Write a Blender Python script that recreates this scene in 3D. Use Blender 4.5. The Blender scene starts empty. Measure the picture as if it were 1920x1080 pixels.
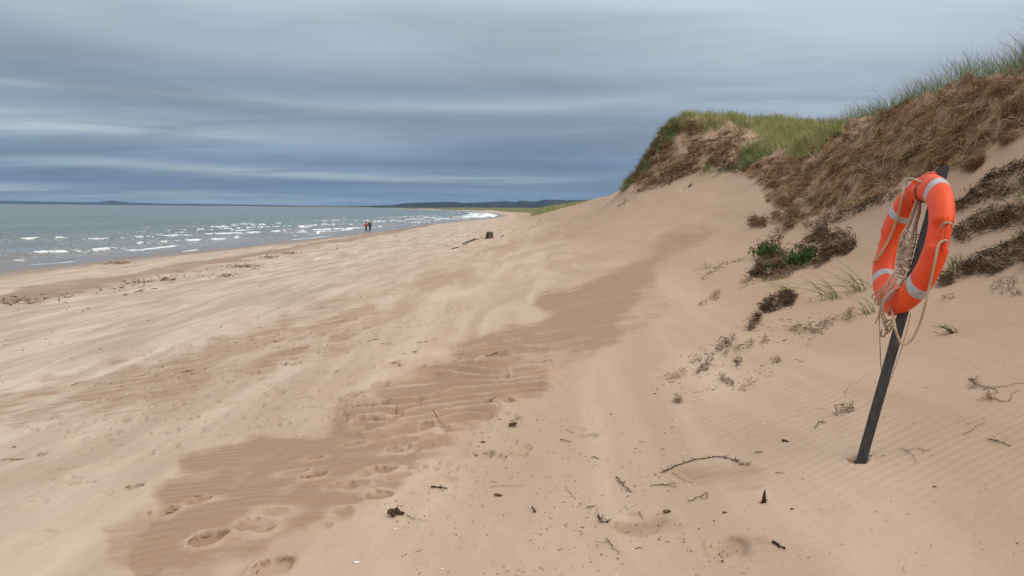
import bpy, math, random
import numpy as np
from mathutils import Vector, Matrix

random.seed(7)
RNG = np.random.default_rng(11)
SC = bpy.context.scene
COL = SC.collection
PI = math.pi

# ------------------------------------------------------------------ camera
FPX = 1493.0                      # focal length in 1920-wide pixels (28 mm)
EYE = np.array([0.0, 0.0, 4.5])   # sea level is z = 0
PITCH, ROLL = math.radians(5.72), math.radians(0.52)
_F = np.array([0, math.cos(PITCH), -math.sin(PITCH)])
_R0 = np.array([1.0, 0, 0]); _U0 = np.array([0, math.sin(PITCH), math.cos(PITCH)])
_R = math.cos(ROLL) * _R0 + math.sin(ROLL) * _U0
_U = -math.sin(ROLL) * _R0 + math.cos(ROLL) * _U0
cam_d = bpy.data.cameras.new('camera'); cam = bpy.data.objects.new('camera', cam_d); COL.objects.link(cam)
cam_d.sensor_width = 36.0; cam_d.lens = FPX / 1920 * 36; cam_d.clip_start = 0.05; cam_d.clip_end = 40000
m = Matrix.Identity(4)
for i in range(3):
    m[i][0] = _R[i]; m[i][1] = _U[i]; m[i][2] = -_F[i]; m[i][3] = EYE[i]
cam.matrix_world = m
SC.camera = cam

# ------------------------------------------------------------------ exposure, sun, sky
SC.view_settings.view_transform = 'Standard'; SC.view_settings.look = 'None'
SC.view_settings.exposure = 0.0; SC.view_settings.gamma = 1.0; SC.view_settings.use_curve_mapping = False
SUN_EL, SUN_AZ = math.radians(52), math.radians(128)     # azimuth clockwise from +Y
sd = bpy.data.lights.new('sun', 'SUN'); sd.energy = 1.4; sd.angle = math.radians(48); sd.color = (1.0, 0.96, 0.9)
sun = bpy.data.objects.new('sun', sd); COL.objects.link(sun)
sdir = Vector((math.sin(SUN_AZ) * math.cos(SUN_EL), math.cos(SUN_AZ) * math.cos(SUN_EL), math.sin(SUN_EL)))
sun.rotation_euler = sdir.to_track_quat('Z', 'Y').to_euler()

class NT:
    """small node-tree writer"""
    def __init__(s, tree): s.t = tree; s.l = tree.links
    def n(s, typ, **kw):
        nd = s.t.nodes.new(typ)
        for k, v in kw.items(): setattr(nd, k, v)
        return nd
    def put(s, sock, v):
        if hasattr(v, 'is_output') or isinstance(v, bpy.types.NodeSocket): s.l.new(v, sock)
        elif isinstance(v, (tuple, list)) and len(v) == 3 and sock.type == 'RGBA': sock.default_value = (*v, 1)
        else: sock.default_value = v
    def m(s, op, a, b=0.0, c=None, clamp=False):
        nd = s.n('ShaderNodeMath', operation=op); nd.use_clamp = clamp
        s.put(nd.inputs[0], a); s.put(nd.inputs[1], b)
        if c is not None: s.put(nd.inputs[2], c)
        return nd.outputs[0]
    def mix(s, f, a, b):
        nd = s.n('ShaderNodeMix', data_type='RGBA'); nd.clamp_factor = True
        s.put(nd.inputs[0], f); s.put(nd.inputs[6], a); s.put(nd.inputs[7], b)
        return nd.outputs[2]
    def rng(s, v, a, b, c=0.0, d=1.0, smooth=True):
        nd = s.n('ShaderNodeMapRange', interpolation_type='SMOOTHSTEP' if smooth else 'LINEAR')
        s.put(nd.inputs[0], v)
        for k, q in zip((1, 2, 3, 4), (a, b, c, d)): s.put(nd.inputs[k], q)
        return nd.outputs[0]
    def noise(s, vec, scale, detail=4, rough=0.55, dist=0.0):
        nd = s.n('ShaderNodeTexNoise'); s.put(nd.inputs['Vector'], vec)
        s.put(nd.inputs['Scale'], scale); nd.inputs['Detail'].default_value = detail
        nd.inputs['Roughness'].default_value = rough; nd.inputs['Distortion'].default_value = dist
        return nd.outputs[0]
    def scale(s, vec, sc, rot=(0, 0, 0)):
        nd = s.n('ShaderNodeMapping'); s.put(nd.inputs[0], vec); nd.inputs[2].default_value = rot; nd.inputs[3].default_value = sc
        return nd.outputs[0]
    def attr(s, name):
        nd = s.n('ShaderNodeAttribute', attribute_name=name); return nd.outputs['Fac']
    def xyz(s, x, y, z):
        nd = s.n('ShaderNodeCombineXYZ'); s.put(nd.inputs[0], x); s.put(nd.inputs[1], y); s.put(nd.inputs[2], z); return nd.outputs[0]
    def ramp(s, f, stops):
        nd = s.n('ShaderNodeValToRGB'); cr = nd.color_ramp; cr.interpolation = 'B_SPLINE'
        while len(cr.elements) < len(stops): cr.elements.new(0.5)
        for e, (p, c) in zip(cr.elements, stops): e.position = p; e.color = (*c, 1)
        s.put(nd.inputs[0], f); return nd.outputs[0]

def lin(r, g, b):
    return tuple(((c / 255) / 12.92 if c <= 10 else ((c / 255 + .055) / 1.055) ** 2.4) for c in (r, g, b))

world = bpy.data.worlds.new('World'); SC.world = world; world.use_nodes = True
wt = NT(world.node_tree); world.node_tree.nodes.clear()
tc = wt.n('ShaderNodeTexCoord').outputs['Generated']
sx = wt.n('ShaderNodeSeparateXYZ'); wt.put(sx.inputs[0], tc)
X, Y, Z = sx.outputs
el = wt.m('MULTIPLY', wt.m('ARCSINE', Z), 180 / PI)              # degrees above horizon
az = wt.m('MULTIPLY', wt.m('ARCTAN2', X, Y), 180 / PI)           # degrees right of +Y
elc = wt.m('MAXIMUM', el, 0.0)
# cloud-deck coordinates: flat layer seen in perspective, so bands flatten towards the horizon
den = wt.m('ADD', wt.m('MAXIMUM', Z, 0.0), 0.06)
deck = wt.xyz(wt.m('DIVIDE', X, den), wt.m('DIVIDE', Y, den), 0.0)
n_big = wt.noise(wt.scale(deck, (0.20, 0.42, 1), (0, 0, 0.12)), 1.0, 5, 0.52, 1.2)
n_fine = wt.noise(wt.scale(deck, (0.38, 0.8, 1), (0, 0, 0.12)), 1.0, 4, 0.52, .9)
band = wt.noise(wt.xyz(wt.m('MULTIPLY', az, 0.035), wt.m('MULTIPLY', el, 0.42), 3.1), 1.0, 4, 0.5, 0.5)
elw = wt.m('ADD', elc, wt.m('MULTIPLY', wt.m('SUBTRACT', band, 0.5), 3.2))
elw = wt.m('ADD', elw, wt.m('MULTIPLY', wt.m('SUBTRACT', n_big, 0.5), 2.5))
elw = wt.m('ADD', elw, wt.m('MULTIPLY', az, 0.035))
base = wt.ramp(wt.m('DIVIDE', elw, 90.0), [
    (0.0, lin(112, 139, 166)), (0.026, lin(112, 135, 162)), (0.05, lin(134, 152, 174)), (0.078, lin(140, 154, 172)),
    (0.115, lin(152, 165, 180)), (0.155, lin(182, 194, 206)), (0.26, (0.78, 0.84, 0.92)), (0.48, (1.68, 1.70, 1.74)), (1.0, (2.25, 2.24, 2.24))])
# ColorRamp clamps nothing: colours above 1 stand for the bright overcast overhead
def streak(col, a0, e0, wa, we, tilt, amt, c):
    da = wt.m('DIVIDE', wt.m('SUBTRACT', az, a0), wa)
    ee = wt.m('ADD', wt.m('ADD', el, wt.m('MULTIPLY', wt.m('SUBTRACT', az, a0), -tilt)), wt.m('MULTIPLY', wt.m('SUBTRACT', band, .5), 1.5))
    de = wt.m('DIVIDE', wt.m('SUBTRACT', ee, e0), we)
    q = wt.m('ADD', wt.m('MULTIPLY', da, da), wt.m('MULTIPLY', de, de))
    g = wt.m('POWER', 2.718, wt.m('MULTIPLY', q, -1.0))
    g = wt.m('MULTIPLY', g, wt.rng(n_fine, 0.3, 0.62, 0.25, 1.0))
    return wt.mix(wt.m('MULTIPLY', g, amt), col, c)
L1 = lin(190, 200, 206); L2 = lin(172, 186, 194); D1 = lin(122, 138, 160); D2 = lin(104, 128, 158)
c_ = base
c_ = streak(c_, -29, 5.0, 14, 1.3, 0.0, 0.5, L2); c_ = streak(c_, -30, 4.7, 12, 0.5, 0.0, 0.8, lin(182, 194, 200))
c_ = streak(c_, -33, 7.1, 20, 0.28, 0.0, 0.45, L2)
c_ = streak(c_, -14, 2.35, 20, 0.36, -0.02, 0.75, L2)
c_ = streak(c_, -30, 0.75, 14, 0.5, -0.03, 0.8, L2)
c_ = streak(c_, 2, 7.3, 14, 0.45, 0.05, 0.45, L2)
c_ = streak(c_, -29, 11.6, 4, 1.2, -0.1, 0.35, L1)
c_ = streak(c_, 24, 11, 14, 5, 0.0, 0.6, lin(202, 212, 224))
c_ = streak(c_, -10, 8.3, 22, 0.7, 0.0, 0.6, D1)
c_ = streak(c_, 5, 3.6, 16, 1.3, 0.02, 0.75, D2)
c_ = streak(c_, -22, 1.6, 22, 0.35, 0.0, 0.6, D2)
mott = wt.m('MULTIPLY', wt.rng(n_fine, 0.25, 0.75, .99, 1.15), wt.rng(n_big, .3, .7, .9, 1.12))
hs = wt.n('ShaderNodeVectorMath', operation='SCALE'); wt.put(hs.inputs[0], c_); wt.put(hs.inputs['Scale'], mott)
cloud = hs.outputs[0]
skyt = wt.n('ShaderNodeTexSky', sky_type='NISHITA'); skyt.sun_disc = False
skyt.sun_elevation = SUN_EL; skyt.sun_rotation = SUN_AZ; skyt.altitude = 0; skyt.air_density = 1; skyt.dust_density = 2
bg1 = wt.n('ShaderNodeBackground'); wt.put(bg1.inputs[0], skyt.outputs[0]); bg1.inputs[1].default_value = 0.06
bg2 = wt.n('ShaderNodeBackground'); wt.put(bg2.inputs[0], cloud); bg2.inputs[1].default_value = 1.0
mx = wt.n('ShaderNodeMixShader'); mx.inputs[0].default_value = 0.93
wt.l.new(bg1.outputs[0], mx.inputs[1]); wt.l.new(bg2.outputs[0], mx.inputs[2])
wo = wt.n('ShaderNodeOutputWorld'); wt.l.new(mx.outputs[0], wo.inputs[0])

# ------------------------------------------------------------------ helpers
def proj(P):
    d = np.asarray(P, float) - EYE
    w = d @ _F
    w_ = np.where(np.abs(w) < 1e-6, 1e-6, w)
    return 960 + FPX * (d @ _R) / w_, 540 - FPX * (d @ _U) / w_, w

def ray(px, py):
    px = np.asarray(px, float); py = np.asarray(py, float)
    return _F + ((px - 960) / FPX)[..., None] * _R + ((540 - py) / FPX)[..., None] * _U

def atd(px, py, depth):
    return EYE + ray(px, py) * depth

def _hash(ix, iy, seed):
    h = (ix.astype(np.int64) * 374761393 + iy.astype(np.int64) * 668265263 + seed * 974634777) & 0xffffffff
    h = ((h ^ (h >> 13)) * 1274126177) & 0xffffffff
    h = ((h ^ (h >> 16)) * 2246822519) & 0xffffffff
    return ((h ^ (h >> 15)) & 0xffffff) / float(0xffffff)

def vnoise(x, y, seed=0):
    ix = np.floor(x); iy = np.floor(y); fx = x - ix; fy = y - iy
    fx = fx * fx * fx * (fx * (fx * 6 - 15) + 10); fy = fy * fy * fy * (fy * (fy * 6 - 15) + 10)
    ix = ix.astype(np.int64); iy = iy.astype(np.int64)
    a = _hash(ix, iy, seed); b = _hash(ix + 1, iy, seed); c = _hash(ix, iy + 1, seed); d = _hash(ix + 1, iy + 1, seed)
    return (a + (b - a) * fx) * (1 - fy) + (c + (d - c) * fx) * fy

def fbm(x, y, oct=4, seed=0, gain=0.5):
    s = 0; a = 1; t = 0
    for o in range(oct):
        s = s + a * vnoise(x * 2 ** o + o * 17.3, y * 2 ** o - o * 9.1, seed + o); t += a; a *= gain
    return s / t

def sst(a, b, v):
    t = np.clip((v - a) / (b - a), 0, 1); return t * t * (3 - 2 * t)

def inpoly(px, py, poly):
    res = np.zeros(px.shape, bool)
    P = np.array(poly, float)
    bb = (px >= P[:, 0].min()) & (px <= P[:, 0].max()) & (py >= P[:, 1].min()) & (py <= P[:, 1].max())
    if not bb.any(): return res
    x = px[bb]; y = py[bb]; r = np.zeros(x.shape, bool)
    j = len(P) - 1
    for i in range(len(P)):
        xi, yi = P[i]; xj, yj = P[j]
        if yi != yj:
            c = ((yi > y) != (yj > y)) & (x < (xj - xi) * (y - yi) / (yj - yi) + xi)
            r ^= c
        j = i
    res[bb] = r
    return res

def pchip(xs, ys, x):
    """monotone cubic; xs (k,), ys (k,) or (k,n) ; x (n,)"""
    xs = np.asarray(xs, float); ys = np.asarray(ys, float)
    h = np.diff(xs); hh = h if ys.ndim == 1 else h[:, None]
    dl = np.diff(ys, axis=0) / hh
    d = np.zeros_like(ys)
    w1 = 2 * hh[1:] + hh[:-1]; w2 = hh[1:] + 2 * hh[:-1]
    with np.errstate(divide='ignore', invalid='ignore'):
        hm = (w1 + w2) / (w1 / dl[:-1] + w2 / dl[1:])
    d[1:-1] = np.where(dl[:-1] * dl[1:] > 0, hm, 0)
    d[0] = dl[0]; d[-1] = dl[-1]
    x = np.clip(x, xs[0], xs[-1])
    k = np.clip(np.searchsorted(xs, x) - 1, 0, len(xs) - 2)
    t = (x - xs[k]) / h[k]
    if ys.ndim == 1: y0, y1, d0, d1 = ys[k], ys[k + 1], d[k], d[k + 1]
    else:
        c = np.arange(x.size); y0, y1, d0, d1 = ys[k, c], ys[k + 1, c], d[k, c], d[k + 1, c]
    t2 = t * t; t3 = t2 * t; H = h[k]
    return y0 * (2 * t3 - 3 * t2 + 1) + y1 * (-2 * t3 + 3 * t2) + H * (d0 * (t3 - 2 * t2 + t) + d1 * (t3 - t2))

# ------------------------------------------------------------------ shape of the land: cross sections (x, height relative to the eye)
def xw(Y):   # the waterline
    return np.interp(Y, [-400, 55, 73, 97, 127, 213, 300, 395, 520, 670, 840, 1270, 1680, 2200, 2600, 3200],
                     [-40, -35, -32, -30, -27.2, -22.5, -15, -8.5, -9, -18, -34, -85, -180, -330, -900, -1500])
_near = [(4, -.6), (5, .1), (6, 1.0), (7, 1.8), (9, 2.1), (30, 2.6), (200, 2.6)]
ST = {
 -60: [(-10, -3.2), (-4, -2.3), (-2, -2.0), (0, -1.75), (2, -1.4)] + _near,
 0: [(-10, -3.1), (-4, -2.05), (-2, -1.75), (0, -1.55), (1.75, -1.32), (2.6, -1.1)] + _near,
 4: [(-10, -3.05), (-4, -1.98), (-2, -1.74), (0, -1.55), (1.75, -1.27), (2.6, -1.06)] + _near,
 7: [(-10, -3.0), (-4.5, -2.25), (-2, -1.85), (0, -1.58), (1, -1.42), (2.5, -1.22), (3.3, -1.05), (4.5, -.72), (5.3, -.15), (6.2, .8), (7, 1.8), (8, 2.1), (30, 2.8), (200, 2.6)],
 11: [(-12, -3.15), (-7, -2.65), (-3, -2.0), (0, -1.5), (1.5, -1.22), (3, -1.08), (4.5, -.72), (5.3, -.2), (6, .6), (6.5, 1.25), (7, 1.9), (7.6, 2.1), (10, 2.3), (30, 3), (200, 2.6)],
 16: [(-14, -3.3), (-7, -2.6), (-3, -2.0), (0, -1.55), (2, -1.12), (4, -.82), (5.3, -.45), (6.5, .5), (7.3, 1.4), (8, 2.2), (9, 2.4), (12, 2.6), (30, 3), (200, 2.6)],
 24: [(-16, -3.5), (-10, -3.0), (-4, -2.2), (0, -1.62), (3, -.92), (4.5, -.55), (7, .45), (8, 1.1), (9, 1.9), (10, 2.6), (12, 2.9), (30, 3.2), (200, 2.6)],
 32: [(-16, -3.6), (-10, -3.1), (-4, -2.3), (0, -1.75), (3, -.95), (5, -.25), (7, .6), (8, 1.05), (9.5, 2.0), (11, 2.7), (13, 3.1), (30, 3.4), (200, 2.6)],
 38: [(-16, -3.65), (-10, -3.15), (-4, -2.35), (0, -1.85), (3, -.95), (5, -.15), (7, .85), (8.5, 1.7), (9.5, 2.7), (11, 3.5), (13, 3.75), (30, 3.9), (200, 2.6)],
 43: [(-16, -3.7), (-10, -3.2), (-4, -2.4), (0, -1.85), (3, -.85), (5, .2), (5.9, 1.1), (6.8, 2.3), (7.6, 3.7), (8.6, 4.75), (10, 5.0), (14, 4.85), (18, 4.6), (40, 4.6), (200, 3)],
 50: [(-16, -3.75), (-10, -3.25), (-4, -2.4), (0, -1.85), (3, -.8), (6, .35), (8, 1.4), (11, 3.6), (14, 4.3), (40, 4.6), (200, 3)],
 60: [(-16, -3.8), (-10, -3.35), (-4, -2.6), (-1.7, -2.3), (0, -1.95), (1.6, -1.4), (4, -.5), (6, .25), (7, .85), (8.5, 1.4), (14, 3), (40, 3.6), (200, 3)],
 90: [(-18, -3.85), (-10, -3.3), (-5, -2.8), (0, -2.05), (3, -1.0), (6, .1), (8, .75), (9, 1.0), (14, 2.0), (40, 3), (200, 3)],
 130: [(-18, -3.9), (-10, -3.5), (0, -2.4), (3, -1.6), (6, -.7), (9, .2), (14, 1.2), (40, 2.4), (200, 3)],
 180: [(-18, -4.1), (-10, -3.7), (-5, -3.4), (0, -2.9), (4, -2.0), (7, -.4), (11, .5), (15, 1.35), (40, 2.4), (200, 3)],
 250: [(-14, -4.1), (-5, -3.6), (0, -3.1), (6, -1.5), (9, .2), (13, .8), (22, 1.5), (40, 2), (200, 3)],
 395: [(0, -3.95), (6, -3.4), (12, -2.4), (18, .3), (40, 1.2), (80, 1.2), (200, 3)],
 520: [(0, -4.0), (10, -3.4), (20, -2), (26, .4), (50, .8), (200, 2)],
 840: [(-20, -4.0), (0, -3.4), (12, -2), (20, .3), (50, .8), (200, 2)],
 1270: [(-65, -3.9), (-45, -3), (-25, 0), (0, .8), (200, 1.5)],
 2200: [(-290, -3.9), (-240, -3), (-180, .2), (200, 1.5)],
 6000: [(-1440, -3.9), (-1400, 1), (200, 3)],
}
YS = sorted(ST)
def base_height(x, y):
    x = np.asarray(x, float).ravel(); y = np.asarray(y, float).ravel()
    rows = []
    for Yk in YS:
        w = float(xw(Yk)); pts = list(ST[Yk])
        pts = [(w - 400, -11), (w - 60, -8.0), (w - 14, -5.6), (w, -4.5)] + [(max(w + 3 + .1 * i, a), b) if False else (a, b) for i, (a, b) in enumerate(pts)]
        if pts[4][0] - w > 9: pts.insert(4, (w + 8, -4.16))
        xs = [p[0] for p in pts]; ys = [p[1] for p in pts]
        xs += [9000]; ys += [ys[-1]]
        rows.append(pchip(xs, ys, x))
    T = lambda v: np.arcsinh(np.asarray(v, float) / 4)
    return pchip(T(YS), np.array(rows), T(y)) + EYE[2]

# polar grid round the camera foot, fine where the ground is looked at
def geo(a, b, q):
    n = int(math.log(b / a) / q); return a * np.exp(np.arange(n) * math.log(b / a) / n)
RR = np.concatenate([[0.02], geo(.5, 2.6, .08), geo(2.6, 8, .0034), geo(8, 13, .005), geo(13, 62, .0085), geo(62, 7000, .034), [7000.]])
AZ = np.concatenate([np.arange(-180, -50, 5.), np.arange(-50, -37, .6), np.arange(-37, 36.5, .0915), np.arange(36.5, 50, .6), np.arange(50, 181, 5.)])
AZ[-1] = 180.0
NR, NA = len(RR), len(AZ)
AR = np.radians(AZ)
GX = RR[:, None] * np.sin(AR)[None, :]; GY = RR[:, None] * np.cos(AR)[None, :]
gx, gy = GX.ravel(), GY.ravel()
gz = base_height(gx, gy)

def grid_lookup(G, x, y):
    r = np.hypot(x, y); a = np.degrees(np.arctan2(x, y))
    fi = np.interp(r, RR, np.arange(NR)); fj = np.interp(a, AZ, np.arange(NA))
    i = np.clip(fi.astype(int), 0, NR - 2); j = np.clip(fj.astype(int), 0, NA - 2); u = fi - i; v = fj - j
    return (G[i, j] * (1 - u) * (1 - v) + G[i + 1, j] * u * (1 - v) + G[i, j + 1] * (1 - u) * v + G[i + 1, j + 1] * u * v)

_T = np.concatenate([geo(2.2, 30, .006), geo(30, 3000, .02)])
def at(px, py, G=None):
    """points where pixels' rays meet the ground"""
    G = GZ if G is None else G
    px = np.atleast_1d(np.asarray(px, float)); py = np.atleast_1d(np.asarray(py, float))
    out = np.zeros((px.size, 3))
    for s in range(0, px.size, 4000):
        d = ray(px[s:s + 4000], py[s:s + 4000])
        P = EYE + d[:, None, :] * _T[None, :, None]
        below = P[..., 2] < grid_lookup(G, P[..., 0], P[..., 1])
        k = np.argmax(below, axis=1); k = np.where(below.any(axis=1), np.maximum(k, 1), len(_T) - 1)
        lo = _T[k - 1]; hi = _T[k]
        for _ in range(12):
            mid = (lo + hi) / 2; Q = EYE + d * mid[:, None]
            b = Q[:, 2] < grid_lookup(G, Q[:, 0], Q[:, 1]); hi = np.where(b, mid, hi); lo = np.where(b, lo, mid)
        out[s:s + 4000] = EYE + d * ((lo + hi) / 2)[:, None]
    return out

# ---- where the bank is raw: roots and soil (outlines walked on the ground as seen from the camera)
def visible_px():
    global GZ
    GZ = gz.reshape(NR, NA)
    e = (GZ - EYE[2]) / RR[:, None]
    vis = e >= np.maximum.accumulate(np.vstack([np.full((1, NA), -9.), e[:-1]]), axis=0) - 1e-4
    px, py, w = proj(np.stack([gx, gy, gz], 1))
    front = (w > .5)
    return px, py, vis.ravel() & front
PX, PY, VIS = visible_px()

BANK = [(2100, 20), (1990, 95), (1920, 132), (1830, 158), (1740, 170), (1680, 195), (1620, 215), (1575, 240), (1540, 270), (1470, 285), (1400, 300), (1388, 312),
        (1428, 345), (1446, 366), (1462, 392), (1462, 412), (1450, 432), (1490, 422), (1540, 398), (1600, 385), (1650, 360), (1720, 340), (1790, 320), (1850, 290), (1920, 250), (2100, 190)]
BANK_L = [(1268, 218), (1310, 222), (1400, 235), (1405, 262), (1390, 300), (1350, 318), (1300, 300), (1250, 318), (1200, 345), (1163, 358), (1185, 320), (1215, 280), (1235, 245)]
def soft_mask(polys, amp, sc, seed, px=None, py=None, n=4):
    px = PX if px is None else px; py = PY if py is None else py
    ok = (px > -300) & (px < 2300) & (py > -300) & (py < 1500)
    out = np.zeros(px.shape)
    x = px[ok]; y = py[ok]; acc = np.zeros(x.shape)
    for k in range(n):
        g_ = .25 + 1.5 * k / max(1, n - 1) if n > 5 else .75 + .2 * k
        jr = (amp * .55 if n > 5 else 0) * math.sqrt((k + .5) / n); jx, jy = jr * math.cos(k * 2.4), jr * .5 * math.sin(k * 2.4)
        g_ = 1.0 if n > 5 else g_
        wx = jx + (fbm(x / sc, y / sc * 1.5, 4, seed) - .5) * 2 * amp * g_; wy = jy + (fbm(x / sc + 31, y / sc * 1.5, 4, seed + 5) - .5) * amp * g_
        r = np.zeros(x.shape, bool)
        for P in polys: r |= inpoly(x + wx, y + wy, P)
        acc += r
    out[ok] = acc / n
    return out
bank = soft_mask([BANK], 34, 50, 3, n=12) * VIS
bankL = soft_mask([BANK_L], 14, 40, 4) * VIS
d0 = np.hypot(gx, gy)
# rough relief of the eroded face: gullies running down-slope, slumped lumps
rough = (fbm(gx * 1.1, gy * 1.1, 5, 21, .6) - .5) * .75 + (fbm(gx * 4.5, gy * 4.5, 4, 25) - .5) * .36
gz = gz + rough * np.clip(bank, 0, 1) * sst(3, 8, d0)
gz = gz + ((fbm(gx * 1.3, gy * 1.3, 5, 31, .65) - .5) * 1.1) * bankL
# broad undulation and wind shaping of the sand
sandy = 1 - np.clip(bank + bankL, 0, 1)
far = np.clip(d0 / 20, .25, 3)
lee = (fbm((gx * .8 - gy * .25) / 1.7, (gy * .8 + gx * .3) / 5.0, 4, 41) - .5)
gz = gz + sandy * lee * .11 * far * sst(-30, -16, gx)
gz = gz + sandy * (fbm(gx / .55, gy / .45, 3, 47) - .5) * .028 * sst(-16, -8, gx) * (1 - sst(20, 40, d0))
# beach: drift wrack ledge
ledge = sst(-22.5, -21, gx + (fbm(gy / 9, gx / 9, 3, 51) - .5) * 3) - sst(-20.5, -16.5, gx + (fbm(gy / 7, gx / 7, 3, 52) - .5) * 3)
gz = gz + np.where((gy > -50) & (gy < 300), ledge * .1, 0)
# grassed dune tops away from the beach
top = sst(.6, 2.2, gz - EYE[2]) * (gx > 5)
gz = gz + top * (1 - bank) * (1 - bankL) * (fbm(gx / 2.2, gy / 2.2, 4, 61) - .5) * .5
GZ = gz.reshape(NR, NA)

# ---- mid-size ripples of the walked-over dark sand, and the wind ripple phase for the fine ones
MAIN = [(1345, 412), (1262, 436), (1215, 478), (1135, 520), (1060, 540), (1012, 563), (1005, 572), (1040, 590), (1022, 610), (940, 625), (880, 640), (850, 662), (790, 690), (720, 715),
        (668, 735), (640, 770), (600, 788), (600, 812), (560, 812), (480, 820), (445, 838), (400, 845), (335, 850), (325, 888), (290, 925), (300, 950), (270, 1000), (245, 1120), (300, 1120), (420, 1060), (520, 1010), (640, 965),
        (740, 920), (800, 880), (850, 845), (870, 800), (960, 770), (1010, 735), (1030, 690), (1110, 655), (1165, 620), (1195, 575), (1225, 510), (1290, 458)]
P2 = [(450, 625), (560, 600), (590, 575), (655, 563), (700, 565), (748, 578), (770, 600), (720, 612), (690, 632), (610, 645), (600, 665), (560, 690), (480, 690), (440, 700), (380, 745), (300, 770), (200, 768), (60, 790), (-60, 830), (-60, 740), (100, 705), (240, 680), (360, 655)]
P3 = [(775, 527), (830, 510), (905, 492), (880, 520), (820, 545), (790, 540)]
P4 = [(930, 522), (1000, 492), (1070, 480), (1010, 505), (950, 528)]
P5 = [(1215, 555), (1255, 540), (1240, 580), (1205, 632), (1190, 625)]
P6 = [(1140, 980), (1200, 968), (1270, 980), (1280, 992), (1200, 1010), (1150, 998)]
P7 = [(1330, 1010), (1410, 1000), (1470, 1030), (1440, 1050), (1350, 1045)]
P8 = [(180, 985), (260, 960), (330, 1000), (280, 1100), (240, 1100)]
P9 = [(1260, 868), (1330, 862), (1420, 880), (1460, 905), (1380, 920), (1290, 900)]
P10 = [(860, 470), (960, 452), (1100, 425), (1160, 420), (1040, 450), (930, 475)]
PX, PY, VIS = visible_px()
dark = soft_mask([MAIN], 34, 60, 71, n=14) * VIS
dark2 = soft_mask([P2], 70, 45, 72, n=12) * VIS
dark3 = soft_mask([P3, P4, P5, P6, P7, P8, P9, P10], 30, 40, 73, n=8) * VIS
dust = sst(.50, .70, fbm(gx * 1.1 + gy * .2, gy * .9, 5, 75, .6)) * sst(9, 5.5, gy + 0 * gx) if False else sst(.46, .66, fbm(gx * 1.5 - gy * .3, gy * .6, 5, 75, .6))
dark = dark * (1 - .38 * dust * (1 - sst(7, 11, gy))); dark2 = dark2 * (1 - .75 * dust)
mid = soft_mask([[(690, 700), (880, 640), (1040, 640), (1060, 700), (1010, 760), (900, 810), (800, 860), (700, 830), (640, 780)]], 60, 60, 74, n=9) * VIS
w_ = gx * .12 + gy + (fbm(gx * .9, gy * .9, 3, 81) - .5) * .9
cres = np.abs(np.modf(w_ / .30 + (fbm(gx * 1.7, gy * 1.2, 2, 82)) * 1.3)[0] * 2 - 1) ** 1.5
dark = dark * (1 - .55 * mid * sst(.55, .95, cres))
gz = gz + mid * cres * .05 * (1 - sst(10, 14, d0))
q = gy * 1.0 + gx * .04 + (fbm(gx * .8, gy * .8, 3, 83) - .5) * .6 + (fbm(gx * 3, gy * 3, 3, 84) - .5) * .12
qq = np.maximum(q, 1.0)
phase = np.log((.062 + .0105 * (qq)) / .062) / .0105 * 2 * PI
q2 = gy * math.cos(.42) - gx * math.sin(.42) + (fbm(gx * .7, gy * .7, 3, 87) - .5) * .30 + (fbm(gx * 5, gy * 5, 2, 88) - .5) * .02
phase2 = np.log((.05 + .008 * np.maximum(q2, .5)) / .05) / .008 * 2 * PI
slope_zone = soft_mask([[(1250, 700), (1440, 640), (1700, 560), (2100, 430), (2100, 1000), (1700, 1010), (1380, 960), (1180, 900), (1120, 800)]], 60, 120, 85, n=8) * VIS
rip = np.clip(dark * 1.0 + dark2 * .5 + .20, 0, 1) * (1 - mid * .55) * (1 - sst(22, 45, d0)) * (1 - np.clip(bank + bankL, 0, 1))
rip2 = slope_zone * .75 * sst(.3, .6, fbm(gx * 1.1, gy * 1.1, 3, 89)) * sst(3.4, 5.5, gy + .5 * gx) * (1 - np.clip(bank, 0, 1))
rip = rip * (1 - slope_zone) * .62 * (.35 + .9 * sst(.35, .65, fbm(gx * 1.3, gy * .8, 3, 86)))

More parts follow.
